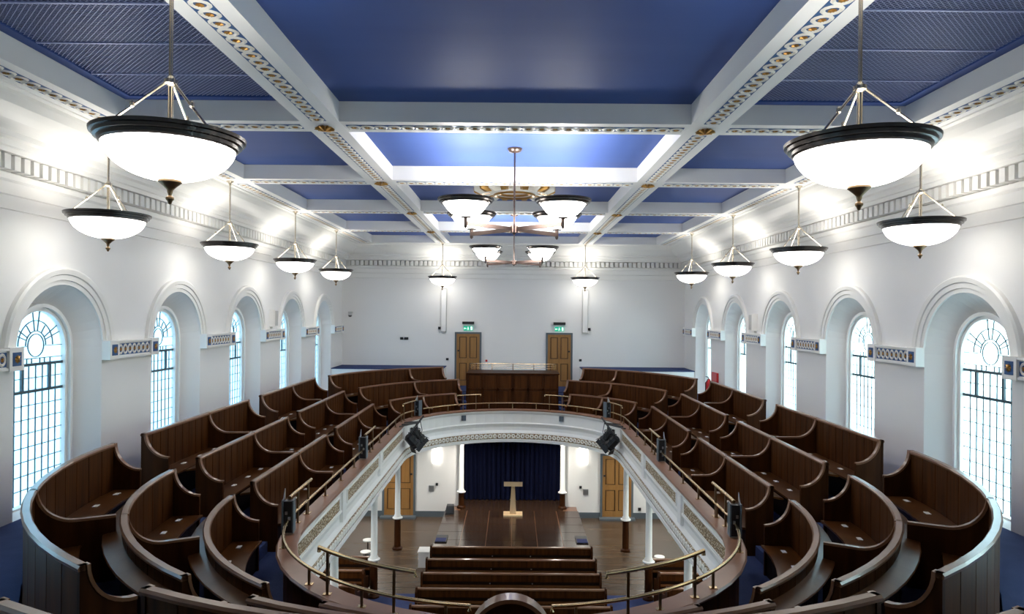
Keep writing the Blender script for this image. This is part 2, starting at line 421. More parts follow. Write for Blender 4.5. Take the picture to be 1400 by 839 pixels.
    lo.location = (sgn*(XG+0.05), w, -1.45+H); lo.rotation_euler = (R_(90), 0, R_(90) if sgn > 0 else R_(-90))
    return win
k = 0
for sgn in (-1, 1):
    for i, w in enumerate(WIN):
        if i < 2: fine = False
        else: fine = i in (3, 4)
        k += 1; build_window(k, sgn, w, fine)
    for i, w in enumerate(WIN):  # unseen lower windows, added to let daylight into the lower hall
        k += 1; X = sgn*7.03
        wn = empty('window_%d' % k, (X, w, -6.2)); struct(wn)
        mb = MB()
        for y in (w-0.68, w, w+0.68): mb.box(X-0.03, X+0.03, y-0.025, y+0.025, -6.2, -4.6)
        for z in (-6.18, -5.4, -4.62): mb.box(X-0.03, X+0.03, w-0.7, w+0.7, z-0.025, z+0.025)
        mb.build('window_frame', 'white', wn)
        MB().box(X-0.003, X+0.003, w-0.7, w+0.7, -6.2, -4.6).build('pane', 'glass', wn)
        ld = bpy.data.lights.new('portal', 'AREA'); ld.shape = 'RECTANGLE'; ld.size = 1.4; ld.size_y = 1.6; ld.cycles.is_portal = True
        lo = bpy.data.objects.new('window_portal', ld); COL.objects.link(lo)
        lo.location = (sgn*7.1, w, -5.4+H); lo.rotation_euler = (R_(90), 0, R_(90) if sgn > 0 else R_(-90))

# ------------------------------------------------------------------ small shared ornament meshes
def ring_mesh(r0, r1, h, n=12, m='owhite', name='ring'):
    mb = MB(); mb.lathe([(r0, 0), ((r0+r1)/2, h), (r1, 0)], n); return mb.mesh(name, m, True)
def rosette_mesh(r, h, m='gold', n=8, name='rosette'):
    mb = MB(); vs = [(0, 0, h)]; fs = []
    for i in range(2*n):
        a = PI*i/n; rr = r if i % 2 == 0 else r*0.62
        vs.append((rr*math.cos(a), rr*math.sin(a), h*0.55 if i % 2 == 0 else 0.0))
    for i in range(2*n): fs.append((0, 1+i, 1+(i+1) % (2*n)))
    return mb.add(vs, fs).mesh(name, m)
RING = ring_mesh(0.055, 0.100, 0.016); ROS = rosette_mesh(0.042, 0.02)
def bake(mb, me, mtx):
    mb.add([tuple(mtx @ v.co) for v in me.vertices], [tuple(p.vertices) for p in me.polygons])

# ------------------------------------------------------------------ imposts and archivolts
def rotx(sgn):   # local z -> inward (-sgn x)
    return Matrix.Rotation(R_(-90)*sgn, 4, 'Y')
ORING = ring_mesh(0.040, 0.072, 0.014); OROS = rosette_mesh(0.036, 0.016)
BOSS = rosette_mesh(0.062, 0.022)
SIDE = {-1: 'left', 1: 'right'}
ORD = ['nearest', 'second', 'third', 'fourth', 'fifth', 'farthest']
for sgn in (-1, 1):
    cnt = 0
    for i in range(2, len(WIN)+0):
        if i == len(WIN)-1: y0, y1 = WIN[i]+RW, YF-0.25
        else: y0, y1 = WIN[i]+RW, WIN[i+1]-RW
        if i < len(WIN): pass
        X = sgn*A; z0, z1 = -0.82, -0.53
        t = empty('impost_block', (X, (y0+y1)/2, z0))
        nm = ORD[min(cnt, 5)]; cnt += 1
        tag(t, 'white impost block with gilt rosettes, %s from the camera along the %s wall' % (nm, SIDE[sgn]), 'impost', 'impost blocks between the window arches')
        mb = MB(); ya, yb = y0+0.02, y1-0.02; mb.box(X+sgn*0.02, X-sgn*0.10, ya, yb, z0+0.03, z1-0.02).box(X+sgn*0.02, X-sgn*0.135, ya, yb, z1-0.03, z1).box(X+sgn*0.02, X-sgn*0.125, ya, yb, z0, z0+0.035)
        mb.build('body', 'white', t)
        L = y1-y0; xe = X-sgn*0.14
        for (a, b) in ((y0, y0+0.26), (y1-0.26, y1)):
            m_ = MB(); m_.box(X, xe, a, b, z0-0.01, z1+0.01); m_.build('end_block', 'white', t)
            MB().box(xe, xe-sgn*0.004, a+0.05, b-0.05, z0+0.055, z1-0.055).build('end_panel', 'oblue', t)
            inst('rosette', BOSS, (xe-sgn*0.004, (a+b)/2, (z0+z1)/2), t, rotx(sgn).to_euler())
        xp = X-sgn*0.10
        MB().box(xp, xp-sgn*0.006, y0+0.27, y1-0.27, z0+0.05, z1-0.05).build('frieze_panel', 'oblue', t)
        n = max(1, round((L-0.56)/0.14))
        for k in range(n):
            y = y0+0.28+(k+0.5)*(L-0.56)/n
            inst('ring', ORING, (xp-sgn*0.006, y, (z0+z1)/2), t, rotx(sgn).to_euler(), (1.25, 0.98, 1))
            inst('rosette', OROS, (xp-sgn*0.006, y, (z0+z1)/2), t, rotx(sgn).to_euler())
    cnt = 0
    for i in range(2, len(WIN)):
        w = WIN[i]; X = sgn*A; nm = ORD[min(cnt, 5)] if i >= 3 else 'out of frame'; n = 28
        prof = [(0.975, -0.02), (0.975, 0.025), (1.04, 0.03), (1.045, 0.05), (1.12, 0.055), (1.13, 0.075), (1.20, 0.085), (1.23, 0.06), (1.235, -0.02)]
        rings = [[(X-sgn*p, w-r*math.cos(PI*k/n), ZS+0.09+(r*math.sin(PI*k/n)-0.09 if r*math.sin(PI*k/n) > 0.09 else 0)) for (r, p) in prof] for k in range(n+1)]
        o = MB().loft(rings).build('arch_moulding', 'white', None, True)
        struct(o); o.name = 'trim_arch_%d' % (i+(10 if sgn > 0 else 0)); cnt += 1

# ------------------------------------------------------------------ cornice with dentils
cprof = [(0.0, 1.30), (0.03, 1.31), (0.03, 1.485), (0.055, 1.50), (0.055, 1.66), (0.09, 1.69), (0.10, 1.765), (0.04, 1.775), (0.04, 1.985), (0.25, 1.99),
         (0.27, 2.05), (0.31, 2.06), (0.33, 2.13), (0.40, 2.15), (0.42, 2.21), (0.50, 2.24), (0.58, 2.29), (0.66, 2.36), (0.73, 2.43), (0.78, 2.52), (0.79, 2.57), (0.86, 2.58), (0.86, 2.62)]
DENT = MB().box(-0.055, 0.055, -0.09, 0.09, -0.095, 0.095).mesh('dentil', 'white')
def cornice(idx, p0, p1, nrm, dent_from):
    d = Vector((p1[0]-p0[0], p1[1]-p0[1], 0)); L = d.length; d.normalize()
    ring = lambda P, mit: [(P[0]+nrm[0]*o+d.x*mit*o, P[1]+nrm[1]*o+d.y*mit*o, z) for (o, z) in cprof]
    mb = MB(); mb.strip([ring(p0, 1), ring(p1, -1)])
    o = struct(mb.build('trim_%d' % idx, 'white')); ORG[o.name] = ORG.get(o.name)
    n = int((L-0.3)/0.176)
    for k in range(n):
        s = 0.2+(k+0.5)*0.176
        if s < dent_from or s > L-0.2: continue
        inst('dentil', DENT, (p0[0]+d.x*s+nrm[0]*0.13, p0[1]+d.y*s+nrm[1]*0.13, 1.88), o, (0, 0, math.atan2(d.y, d.x)))
cornice(1, (-A, YB), (-A, YF), (1, 0), 8.5)
cornice(2, (A, YB), (A, YF), (-1, 0), 8.5)
cornice(3, (-A, YF), (A, YF), (0, -1), 0)

# ------------------------------------------------------------------ coffered ceiling
BX, SX = 2.69, 5.62
YC = [1.39+4.13*k for k in range(-1, 7)]      # cross beams
YC[-1] = 26.15; YC[2] = 5.22
ce = struct(MB().box(-A, A, YB, YF, 3.02, 3.1).build('ceiling', 'beam'))
bw = 0.27
for x in (-BX, BX): MB().box(x-bw, x+bw, YB, YF-0.5, ZB, 3.02).build('beam', 'beam', ce)
for x in (-1, 1): MB().box(x*5.36, x*5.88, YB, YF-0.5, ZB, 3.02).build('beam', 'beam', ce)
for y in YC[:-1]:
    for (a, b) in ((-5.36, -BX-bw), (-BX+bw, BX-bw), (BX+bw, 5.36)): MB().box(a, b, y-bw, y+bw, ZB+0.002, 3.02).build('beam', 'beam', ce)
MB().box(-5.36, 5.36, 25.75, 26.0, ZB+0.002, 3.02).build('beam', 'beam', ce)
ys = [YB]+YC[:-1]+[26.0]
for i in range(len(ys)-1):
    a = ys[i]+(bw if i else 0); b = ys[i+1]-(bw if i < len(ys)-2 else 0.25)
    for (x0, x1, mid) in ((-5.36, -BX-bw, 0), (-BX+bw, BX-bw, 1), (BX+bw, 5.36, 0)):
        if i in (2, 3) and not mid:
            pn = MB().box(x0, x1, a, b, 2.95, 3.02).build('coffer_panel', 'void', ce)
            fr = MB(); e = 0.14
            fr.box(x0, x1, a, a+e, ZC, 2.95).box(x0, x1, b-e, b, ZC, 2.95).box(x0, x0+e, a+e, b-e, ZC, 2.95).box(x1-e, x1, a+e, b-e, ZC, 2.95)
            fr.build('coffer_margin', 'blue', ce)
            if i == 3:
                g = MB(); X0, X1, Y0, Y1 = x0+e, x1-e, a+e, b-e; zz = 2.905; pt = 0.043
                for dgn in (1, -1):
                    s0 = (Y0-X1) if dgn > 0 else (X0+Y0); s1 = (Y1-X0) if dgn > 0 else (X1+Y1)
                    nn = int((s1-s0)/(pt*1.414))
                    for q in range(nn):
                        c = s0+(q+0.5)*pt*1.414
                        if dgn > 0: xa = max(X0, Y0-c); xb = min(X1, Y1-c); pa = (xa, xa+c); pb = (xb, xb+c)
                        else: xa = max(X0, c-Y1); xb = min(X1, c-Y0); pa = (xa, c-xa); pb = (xb, c-xb)
                        if xb-xa < 0.02: continue
                        d = Vector((pb[0]-pa[0], pb[1]-pa[1], 0)); L = d.length
                        g.obox(((pa[0]+pb[0])/2, (pa[1]+pb[1])/2, zz+(0.004 if dgn > 0 else -0.004)), d, (-d.y, d.x, 0), (0, 0, 1), L/2, 0.003, 0.003)
                o = g.build('wire_mesh', 'mesh', ce); o['kind'] = 'stuff'
                t = MB()
                for q in (1, 2, 3):
                    yy = a+(b-a)*q/4; t.box(x0+e*0.5, x1-e*0.5, yy-0.012, yy+0.012, 2.885, 2.90)
                t.build('seam_bar', 'mesh', ce)
        else:
            MB().box(x0, x1, a, b, ZC, 3.02).build('coffer_panel', 'blue', ce)
FLIP = Matrix.Rotation(PI, 4, 'X')
def ornament(x0, y0, x1, y1, w, fine):
    """guilloche strip on a beam underside, from point to point"""
    L = math.hypot(x1-x0, y1-y0); n = max(1, round(L/0.19)); zz = ZB-0.004
    if abs(x1-x0) < 1e-6: MB().box(x0-w, x0+w, y0, y1, ZB-0.004, ZB+0.01).build('ornament_strip', 'oblue', ce)
    else: MB().box(x0, x1, y0-w, y0+w, ZB-0.004, ZB+0.01).build('ornament_strip', 'oblue', ce)
    rm, gm = MB(), MB()
    for k in range(n):
        s = (k+0.5)/n; p = (x0+(x1-x0)*s, y0+(y1-y0)*s, zz)
        if fine:
            inst('ring', RING, p, ce, (PI, 0, 0)); inst('rosette', ROS, p, ce, (PI, 0, 0))
        else:
            mt = Matrix.Translation(p) @ FLIP; bake(rm, RING, mt); bake(gm, ROS, mt)
    if not fine:
        a = rm.build('ring_run', 'owhite', ce); b = gm.build('rosette_run', 'gold', ce); a['kind'] = 'stuff'; b['kind'] = 'stuff'
BIG = rosette_mesh(0.15, 0.07, n=10)
for x in (-SX, -BX, BX, SX):
    for i in range(len(YC)-1):
        y0 = YC[i]+0.30; y1 = (YC[i+1]-0.30) if i < len(YC)-2 else 25.7
        if i < 1: continue
        ornament(x, y0, x, y1, 0.105, i == 2)
for i, y in enumerate(YC[:-1]):
    if i < 2: continue
    for (a, b) in ((-5.30, -BX-0.32), (-BX+0.32, BX-0.32), (BX+0.32, 5.30)): ornament(a, y, b, y, 0.105, i == 3)
    for x in (-BX, BX): inst('boss', BIG, (x, y, ZB), ce, (PI, 0, 0))
# gilded ceiling rose
cr = empty('ceiling_rose', (0, 15.85, ZC)); tag(cr, 'gilded round ceiling rose with white and gold leaves behind the near chandelier', 'ceiling rose')
MB().lathe([(0.0, -0.03), (0.30, -0.03), (0.34, -0.06), (0.42, -0.12), (0.50, -0.13), (0.56, -0.10), (0.60, -0.04), (0.62, 0.0)], 36, (0, 15.85, ZC-0.02)).build('disc', 'owhite', cr, True)
for (r, z) in ((0.46, -0.14), (0.36, -0.09)): MB().lathe([(r-0.035, z), (r, z-0.03), (r+0.035, z), (r, z+0.03)], 36, (0, 15.85, ZC-0.02), closed=True).build('gilt_ring', 'gold', cr, True)
LEAF = {}
for nm, mm in (('white_leaf', 'owhite'), ('gilt_leaf', 'gold')):
    LEAF[nm] = MB().loft([[(0.50, -0.08, 0.0), (0.50, 0.08, 0.0), (0.50, 0.06, -0.10), (0.50, -0.06, -0.10)], [(0.78, -0.13, 0.0), (0.78, 0.13, 0.0), (0.78, 0.08, -0.16), (0.78, -0.08, -0.16)], [(0.95, -0.07, 0.0), (0.95, 0.07, 0.0), (0.94, 0.04, -0.10), (0.94, -0.04, -0.10)]]).mesh(nm, mm)
for k in range(20):
    nm = 'white_leaf' if k % 2 else 'gilt_leaf'; inst(nm, LEAF[nm], (0, 15.85, ZC-0.005), cr, (0, 0, 2*PI*k/20), (1.02, 0.42, 1.1) if k % 2 else (1, 0.72, 1))

# ------------------------------------------------------------------ pendants and chandeliers
def disk_light(name, parent, loc, r, watts):
    ld = bpy.data.lights.new(name, 'AREA'); ld.shape = 'DISK'; ld.size = 2*r; ld.energy = watts; ld.color = (1.0, 0.95, 0.87)
    lo = bpy.data.objects.new(name, ld); COL.objects.link(lo); lo.parent = parent; lo.location = loc; lo.rotation_euler = (PI, 0, 0); return lo
def make_pendant(loc, ztop):
    t = empty('pendant_light', loc)              # origin at the rim centre
    def P(mb, name, m, sm=True):
        me = mb.mesh(name, m, sm); o = bpy.data.objects.new(name, me); COL.objects.link(o); o.parent = t; ORG[o.name] = (0,0,0); return o
    P(MB().lathe([(0.44, -0.05), (0.465, -0.07), (0.49, -0.055), (0.495, -0.03), (0.52, -0.025), (0.525, 0.0), (0.545, 0.005), (0.55, 0.03), (0.50, 0.04), (0.45, 0.02)], 48, closed=True), 'rim', 'bronze')
    bp = [(0.475*math.sin(a), -0.03-0.29*math.cos(a)) for a in [R_(x) for x in range(6, 91, 7)]]
    P(MB().lathe([(0.0, -0.325)] + bp + [(x*0.975, z+0.015) for (x, z) in reversed(bp)] + [(0.0, -0.305)], 40), 'bowl', 'bowl')
    fp = [(0.0, -0.50), (0.012, -0.495), (0.018, -0.475), (0.03, -0.46), (0.03, -0.445), (0.012, -0.43), (0.02, -0.405), (0.022, -0.39), (0.045, -0.365), (0.085, -0.33), (0.085, -0.315), (0.0, -0.315)]
    P(MB().lathe(fp, 20), 'finial', 'brassd')
    zj = 0.44
    P(MB().tube([(0, 0, ztop-loc[2]), (0, 0, zj)], 0.016, 10), 'stem', 'nickel')
    P(MB().tube([(0, 0, zj), (0, 0, -0.05)], 0.020, 10), 'inner_stem', 'nickel')
    P(MB().lathe([(0.0, 0.06), (0.02, 0.05), (0.035, 0.02), (0.05, 0.02), (0.05, -0.01), (0.03, -0.02), (0.018, -0.03), (0, -0.03)], 16, (0, 0, zj)), 'hub', 'nickel')
    dz = ztop-loc[2]
    P(MB().lathe([(0.0, dz), (0.07, dz), (0.07, dz-0.015), (0.04, dz-0.03), (0.022, dz-0.09), (0.0, dz-0.09)], 16), 'canopy', 'nickel')
    for k in range(3):
        a = 2*PI*k/3 + R_(90); c, s_ = math.cos(a), math.sin(a)
        P(MB().tube([(0.03*c, 0.03*s_, zj), (0.47*c, 0.47*s_, 0.02)], 0.010, 6).lathe([(0, 0.03), (0.018, 0.015), (0.018, -0.015), (0, -0.03)], 8, (0.26*c, 0.26*s_, zj*0.53)), 'arm_rod', 'nickel')
    disk_light('lamp', t, (0, 0, -0.05), 0.41, UP_W)
    return t
RZ = 1.31
spots = []
for sgn in (-1, 1):
    spots.append((sgn*2.66, 5.27, 'largest pendant bowl hanging in front of the %s meshed ceiling panel' % SIDE[sgn]))
    for k in range(3, 7): spots.append((sgn*5.74, YC[k], '%s pendant bowl in the row along the %s wall' % (['first', 'second', 'third', 'fourth'][k-3], SIDE[sgn])))
    spots.append((sgn*BX, 25.75, 'small distant pendant bowl in front of the far wall, %s of the two' % SIDE[sgn]))
proto = None
for (x, y, lab) in spots:
    if proto is None: proto = make_pendant((x, y, RZ), ZB); o = proto
    else:
        o = copy_tree(proto); o.location = (x, y, RZ+H)
    tag(o, lab, 'pendant light', 'bowl pendants with bronze rims')
def make_chandelier(loc):
    t = empty('chandelier', loc)     # origin at the hub
    def P(mb, name, m, par=None, sm=True):
        me = mb.mesh(name, m, sm); o = bpy.data.objects.new(name, me); COL.objects.link(o); o.parent = par or t; return o
    P(MB().lathe([(0, 0.10), (0.02, 0.10), (0.025, 0.07), (0.075, 0.06), (0.08, -0.06), (0.03, -0.07), (0.02, -0.09), (0, -0.10)], 20), 'hub', 'bronze2')
    dz = ZC-loc[2]
    P(MB().tube([(0, 0, 0.05), (0, 0, dz)], 0.016, 10), 'stem', 'bronze2')
    P(MB().lathe([(0, dz), (0.13, dz), (0.13, dz-0.02), (0.10, dz-0.06), (0.04, dz-0.075), (0, dz-0.075)], 24), 'canopy', 'bronze2')
    for k in range(4):
        a = PI/4+PI/2*k; c, s_ = math.cos(a), math.sin(a); L = 1.13
        d = Vector((c, s_, 0)); nn = Vector((-s_, c, 0))
        arm = P(MB().obox(tuple(d*L/2), d, nn, (0, 0, 1), L/2, 0.022, 0.034), 'arm', 'bronze2', None, False)
        px, py = L*c, L*s_
        P(MB().lathe([(0, -0.09), (0.012, -0.085), (0.03, -0.06), (0.03, 0.10), (0.0, 0.10)], 14, (px, py, 0)), 'post', 'bronze2')
        P(MB().lathe([(0.0, 0.09), (0.08, 0.09), (0.09, 0.105), (0.0, 0.105)], 18, (px, py, 0)), 'bowl_cup', 'bronze2')
        bp = [(0.07+0.31*(k/9)**0.55, 0.11+0.235*(k/9)**1.35) for k in range(10)]
        P(MB().lathe([(0.0, 0.105)] + bp + [(x*0.97, z+0.012) for (x, z) in reversed(bp)] + [(0.0, 0.125)], 32, (px, py, 0)), 'bowl', 'bowlc')
        P(MB().lathe([(0.365, 0.345), (0.375, 0.315), (0.405, 0.315), (0.41, 0.335), (0.44, 0.345), (0.445, 0.37), (0.465, 0.375), (0.465, 0.40), (0.41, 0.405), (0.365, 0.375)], 36, (px, py, 0), closed=True), 'bowl_rim', 'bronze')
        disk_light('lamp', t, (px, py, 0.33), 0.33, CH_W)
    return t
c1 = make_chandelier((0, 12.0, 1.46)); tag(c1, 'nearer bronze chandelier with four glowing glass bowls', 'chandelier', 'four-bowl chandeliers')
c2 = copy_tree(c1); c2.location = (0, 20.0, 1.46+H); tag(c2, 'farther bronze chandelier with four glowing bowls, seen below the nearer one', 'chandelier', 'four-bowl chandeliers')

# ------------------------------------------------------------------ gallery front (parapet)
ZL = -3.14
gf = empty('gallery_front', (0, 14.5, -4.12)); tag(gf, 'white curved gallery front with brown ledge and gilt friezes around the well', 'balcony')
stadium_sweep(MB(), [(3.25, ZL), (3.00, ZL), (2.99, ZL-0.02), (3.00, ZL-0.045), (3.26, ZL-0.045), (3.27, ZL-0.02)]).build('ledge', 'ledge', gf)
stadium_sweep(MB(), [(3.08, ZL-0.045), (3.02, ZL-0.05), (3.02, ZL-0.09), (3.05, ZL-0.12), (3.07, ZL-0.15), (3.075, ZL-0.43), (3.05, ZL-0.45), (3.05, ZL-0.48), (3.08, ZL-0.50), (3.10, ZL-0.58), (3.09, ZL-0.68), (3.05, -3.90),
    (3.05, -4.10), (3.02, -4.11), (3.02, -4.19), (3.14, -4.22), (3.14, ZL-0.045)], 32).build('fascia', 'white', gf)
stadium_sweep(MB(), [(3.145, ZL-0.045), (3.17, ZL-0.045), (3.17, -3.79), (3.145, -3.79)], 32).build('back_panel', 'board', gf)
stadium_sweep(MB(), [(3.051, -3.915), (3.030, -3.92), (3.030, -4.09), (3.051, -4.095)], 32).build('lower_frieze', 'frieze', gf)
for sgn in (-1, 1):
    for (a, b) in ((9.4, 12.1), (12.7, 15.6), (16.15, 19.0)):
        MB().box(sgn*3.075, sgn*3.055, a, b, ZL-0.40, ZL-0.19).build('frieze_panel', 'frieze', gf)
        m_ = MB(); e = 0.03
        m_.box(sgn*3.08, sgn*3.045, a-e, b+e, ZL-0.19, ZL-0.165).box(sgn*3.08, sgn*3.045, a-e, b+e, ZL-0.425, ZL-0.40).box(sgn*3.08, sgn*3.045, a-e, a, ZL-0.40, ZL-0.19).box(sgn*3.08, sgn*3.045, b, b+e, ZL-0.40, ZL-0.19)
        m_.build('panel_frame', 'white', gf)
    for y in (12.4, 15.87, 19.3):
        MB().box(sgn*3.10, sgn*3.035, y-0.12, y+0.12, -3.80, ZL-0.05).build('pilaster', 'white', gf)
        # bracket below
# far fascia: two plain grey speakers let into it and panel beads
for x in (-1.55, 1.55):
    y = FC+math.sqrt(3.05**2-x*x)
    MB().box(x-0.07, x+0.07, y-0.05, y+0.05, ZL-0.31, ZL-0.15).build('inset_vent', 'grey', gf)

# bead-and-leaf ornament of the lower frieze (real relief, too fine to pick apart)
LEAFB = MB().lathe([(0.024, 0), (0.050, 0.018), (0.074, 0)], 8).mesh('leaf', 'gold')
mb = MB()
pts = stadium(3.03, 60)
per = []
L = 0
for i in range(len(pts)):
    a = Vector(pts[i]); b = Vector(pts[(i+1) % len(pts)]); per.append((L, a, b)); L += (b-a).length
nn = int(L/0.15)
j = 0
for k in range(nn):
    s = (k+0.5)*L/nn
    while j+1 < len(per) and per[j+1][0] <= s: j += 1
    s0, a, b = per[j]; d = (b-a).normalized(); p = a+d*(s-s0); nrm = Vector((-d.y, d.x))
    mt = Matrix.Translation((p.x, p.y, -4.005)) @ Matrix(((d.x, 0, nrm.x, 0), (d.y, 0, nrm.y, 0), (0, 1, 0, 0), (0, 0, 0, 1)))
    bake(mb, LEAFB, mt)
o = mb.build('frieze_relief', 'owhite', gf); o['kind'] = 'stuff'

# ------------------------------------------------------------------ columns under the gallery
def column(x, y, lab, zfoot, rb=0.085):
    t = empty('column', (x, y, zfoot)); tag(t, lab, 'column', 'white cast columns of the hall')
    zt = -4.22; zj = -6.26
    MB().lathe([(0.0, zfoot), (0.15, zfoot), (0.15, zfoot+0.05), (0.10, zfoot+0.09), (0.095, zj)], 20, (x, y, 0)).build('wooden_base', 'wood', t, True)
    MB().lathe([(0.15, zj), (0.155, zj+0.03), (0.115, zj+0.05), (0.10, zj+0.10), (0.085, zj+0.12), (0.078, zt-0.42), (0.095, zt-0.40), (0.095, zt-0.37), (0.078, zt-0.35)], 20, (x, y, 0)).build('shaft', 'white', t, True)
    MB().lathe([(0.078, zt-0.36), (0.085, zt-0.30), (0.13, zt-0.20), (0.10, zt-0.19), (0.13, zt-0.12), (0.18, zt-0.07), (0.12, zt-0.06)], 16, (x, y, 0)).build('capital', 'white', t, True)
    m_ = MB(); m_.box(x-0.19, x+0.19, y-0.19, y+0.19, zt-0.06, zt); m_.build('abacus', 'white', t)
    lf = MB().loft([[(0.08, -0.03, -0.33), (0.08, 0.03, -0.33), (0.095, 0.03, -0.33), (0.095, -0.03, -0.33)], [(0.12, -0.04, -0.20), (0.12, 0.04, -0.20), (0.14, 0.04, -0.20), (0.14, -0.04, -0.20)], [(0.17, -0.03, -0.16), (0.17, 0.03, -0.16), (0.19, 0.02, -0.18), (0.19, -0.02, -0.18)]]).mesh('leaf', 'white')
    for k in range(8): inst('leaf', lf, (x, y, zt), t, (0, 0, 2*PI*k/8))
    return t
for sgn in (-1, 1):
    for (y, nm) in ((13.35, 'nearest'), (17.2, 'middle'), (20.7, 'far')):
        t = column(sgn*3.46, y, '%s white column under the %s side of the gallery' % (nm, SIDE[sgn]), ZF)
        # scrolled bracket from column to fascia
        b = [(sgn*3.40, -4.58), (sgn*3.33, -4.50), (sgn*3.22, -4.44), (sgn*3.12, -4.32), (sgn*3.06, -4.26), (sgn*3.06, -4.221), (sgn*3.46, -4.221)]
        MB().loft([[(x, y-0.06, z) for x, z in b], [(x, y+0.06, z) for x, z in b]]).build('bracket', 'white', t)
    column(sgn*1.76, 23.75, 'white column at the %s edge of the curtained stage opening' % SIDE[sgn], -6.80)

# ------------------------------------------------------------------ pews
class Path:
    """gallery pew line: kind 'near'/'far' arcs or 'line'; s in 0..1"""
    def __init__(s, kind, sgn, R, a, b): s.kind, s.sgn, s.R, s.a, s.b = kind, sgn, R, a, b
    def pt(s, u, r, z):
        t = s.a+(s.b-s.a)*u
        if s.kind == 'near': return (s.sgn*r*math.sin(t), NC-r*math.cos(t), z)
        if s.kind == 'far': return (s.sgn*r*math.cos(t), FC+r*math.sin(t), z)
        return (s.sgn*r, t, z)
    def length(s): return abs(s.b-s.a)*(1 if s.kind == 'line' else s.R)
    def steps(s, u0=0, u1=1):
        return 1 if s.kind == 'line' else max(1, math.ceil(abs(u1-u0)*abs(s.b-s.a)/R_(4)))
def sweep(p, prof, u0, u1):
    n = p.steps(u0, u1)
    return MB().loft([[p.pt(u0+(u1-u0)*i/n, r, z) for (r, z) in prof] for i in range(n+1)])
def side_prof(R, top, floor, depth, drop, reach):
    c = [(R-depth+(depth-0.03)*math.cos(q), top-drop*math.sin(q)) for q in [PI/2*i/10 for i in range(11)]]
    if reach > depth: c.append((R-reach, top-drop))
    return c
def pew(row, kind, sgn, a, b, divs, lab, reach=0.78, book=True, cards=True, ends=(1, 1)):
    R, top, floor = ROWS[row]
    p = Path(kind, sgn, R, a, b); L = p.length()
    t = empty('pew', p.pt(0.5, R-0.2, floor)); tag(t, lab, 'pew', 'curved and straight gallery pews')
    e = 0.05/L
    # boards of the back, each a part
    sweep(p, [(R-0.006, floor), (R+0.006, floor), (R+0.006, top-0.05), (R-0.006, top-0.05)], 0, 1).build('back_core', 'wood', t)
    n = max(2, round(L/(0.36 if kind == 'near' else 0.25))); g = 0.007/L
    for i in range(n):
        sweep(p, [(R-0.02, floor+0.02), (R+0.02, floor+0.02), (R+0.02, top-0.05), (R-0.02, top-0.05)], i/n+g, (i+1)/n-g).build('board', 'board', t)
    sweep(p, [(R-0.04, top-0.045), (R+0.04, top-0.045), (R+0.045, top-0.02), (R+0.03, top), (R-0.03, top), (R-0.045, top-0.02)], 0, 1).build('top_rail', 'rail', t)
    seatz = top-0.66
    st = sweep(p, [(R-0.45, seatz-0.015), (R-0.445, seatz), (R-0.03, seatz-0.01), (R-0.03, seatz-0.04), (R-0.44, seatz-0.04)], e*0.5, 1-e*0.5).build('seat', 'seat', t)
    sweep(p, [(R-0.37, floor), (R-0.35, floor), (R-0.35, seatz-0.04), (R-0.37, seatz-0.04)], e, 1-e).build('kick_board', 'shade_oak', t)  # shade under the seat painted into the board colour
    if book:
        zb = top-0.20
        sweep(p, [(R+0.02, zb), (R+0.20, zb-0.03), (R+0.21, zb-0.01), (R+0.20, zb), (R+0.02, zb+0.03)], 0.01, 0.99).build('book_ledge', 'seat', t)
    def panel(u, reach_, nm, off):
        cv = side_prof(R, top, floor, 0.40, 0.38, reach_)
        prof = [(R+0.03, floor), (R+0.03, top)] + cv + [(cv[-1][0], floor)]
        w = 0.045/L; u0 = min(max(u-w/2, 0), 1-w) if off else u-w/2
        o = MB().loft([[p.pt(u0, r, z) for (r, z) in prof], [p.pt(u0+w, r, z) for (r, z) in prof]]).build(nm, 'wood', t)
        # moulded cap following the curve
        w2 = 0.066/L; u2 = u0+w/2-w2/2; k = len(cv)
        ring = []
        for i in range(k):
            d = Vector(cv[min(i+1, k-1)])-Vector(cv[max(i-1, 0)]); d.normalize(); nr = Vector((-d.y, d.x))*0.014
            q0 = (cv[i][0]-nr.x, cv[i][1]-nr.y); q1 = (cv[i][0]+nr.x, cv[i][1]+nr.y)
            ring.append([p.pt(u2, *q0), p.pt(u2+w2, *q0), p.pt(u2+w2, *q1), p.pt(u2, *q1)])
        MB().loft(ring).build('cap', 'rail', o)
    if ends[0]: panel(0, 0.40, 'end_panel', True)
    if ends[1]: panel(1, 0.40, 'end_panel', True)
    for d in divs: panel(d, reach, 'divider_panel', False)
    if cards:
        nc = max(2, round(L/0.62))
        for i in range(nc):
            u = (i+0.5)/nc; w = 0.055/L
            sweep(p, [(R-0.24, seatz-0.003), (R-0.18, seatz-0.003), (R-0.18, seatz+0.004), (R-0.24, seatz+0.004)], u-w, u+w).build('seat_card', 'card', st)
    return t
ROWN = {1: 'outer', 2: 'middle', 3: 'inner', 0: 'rearmost'}
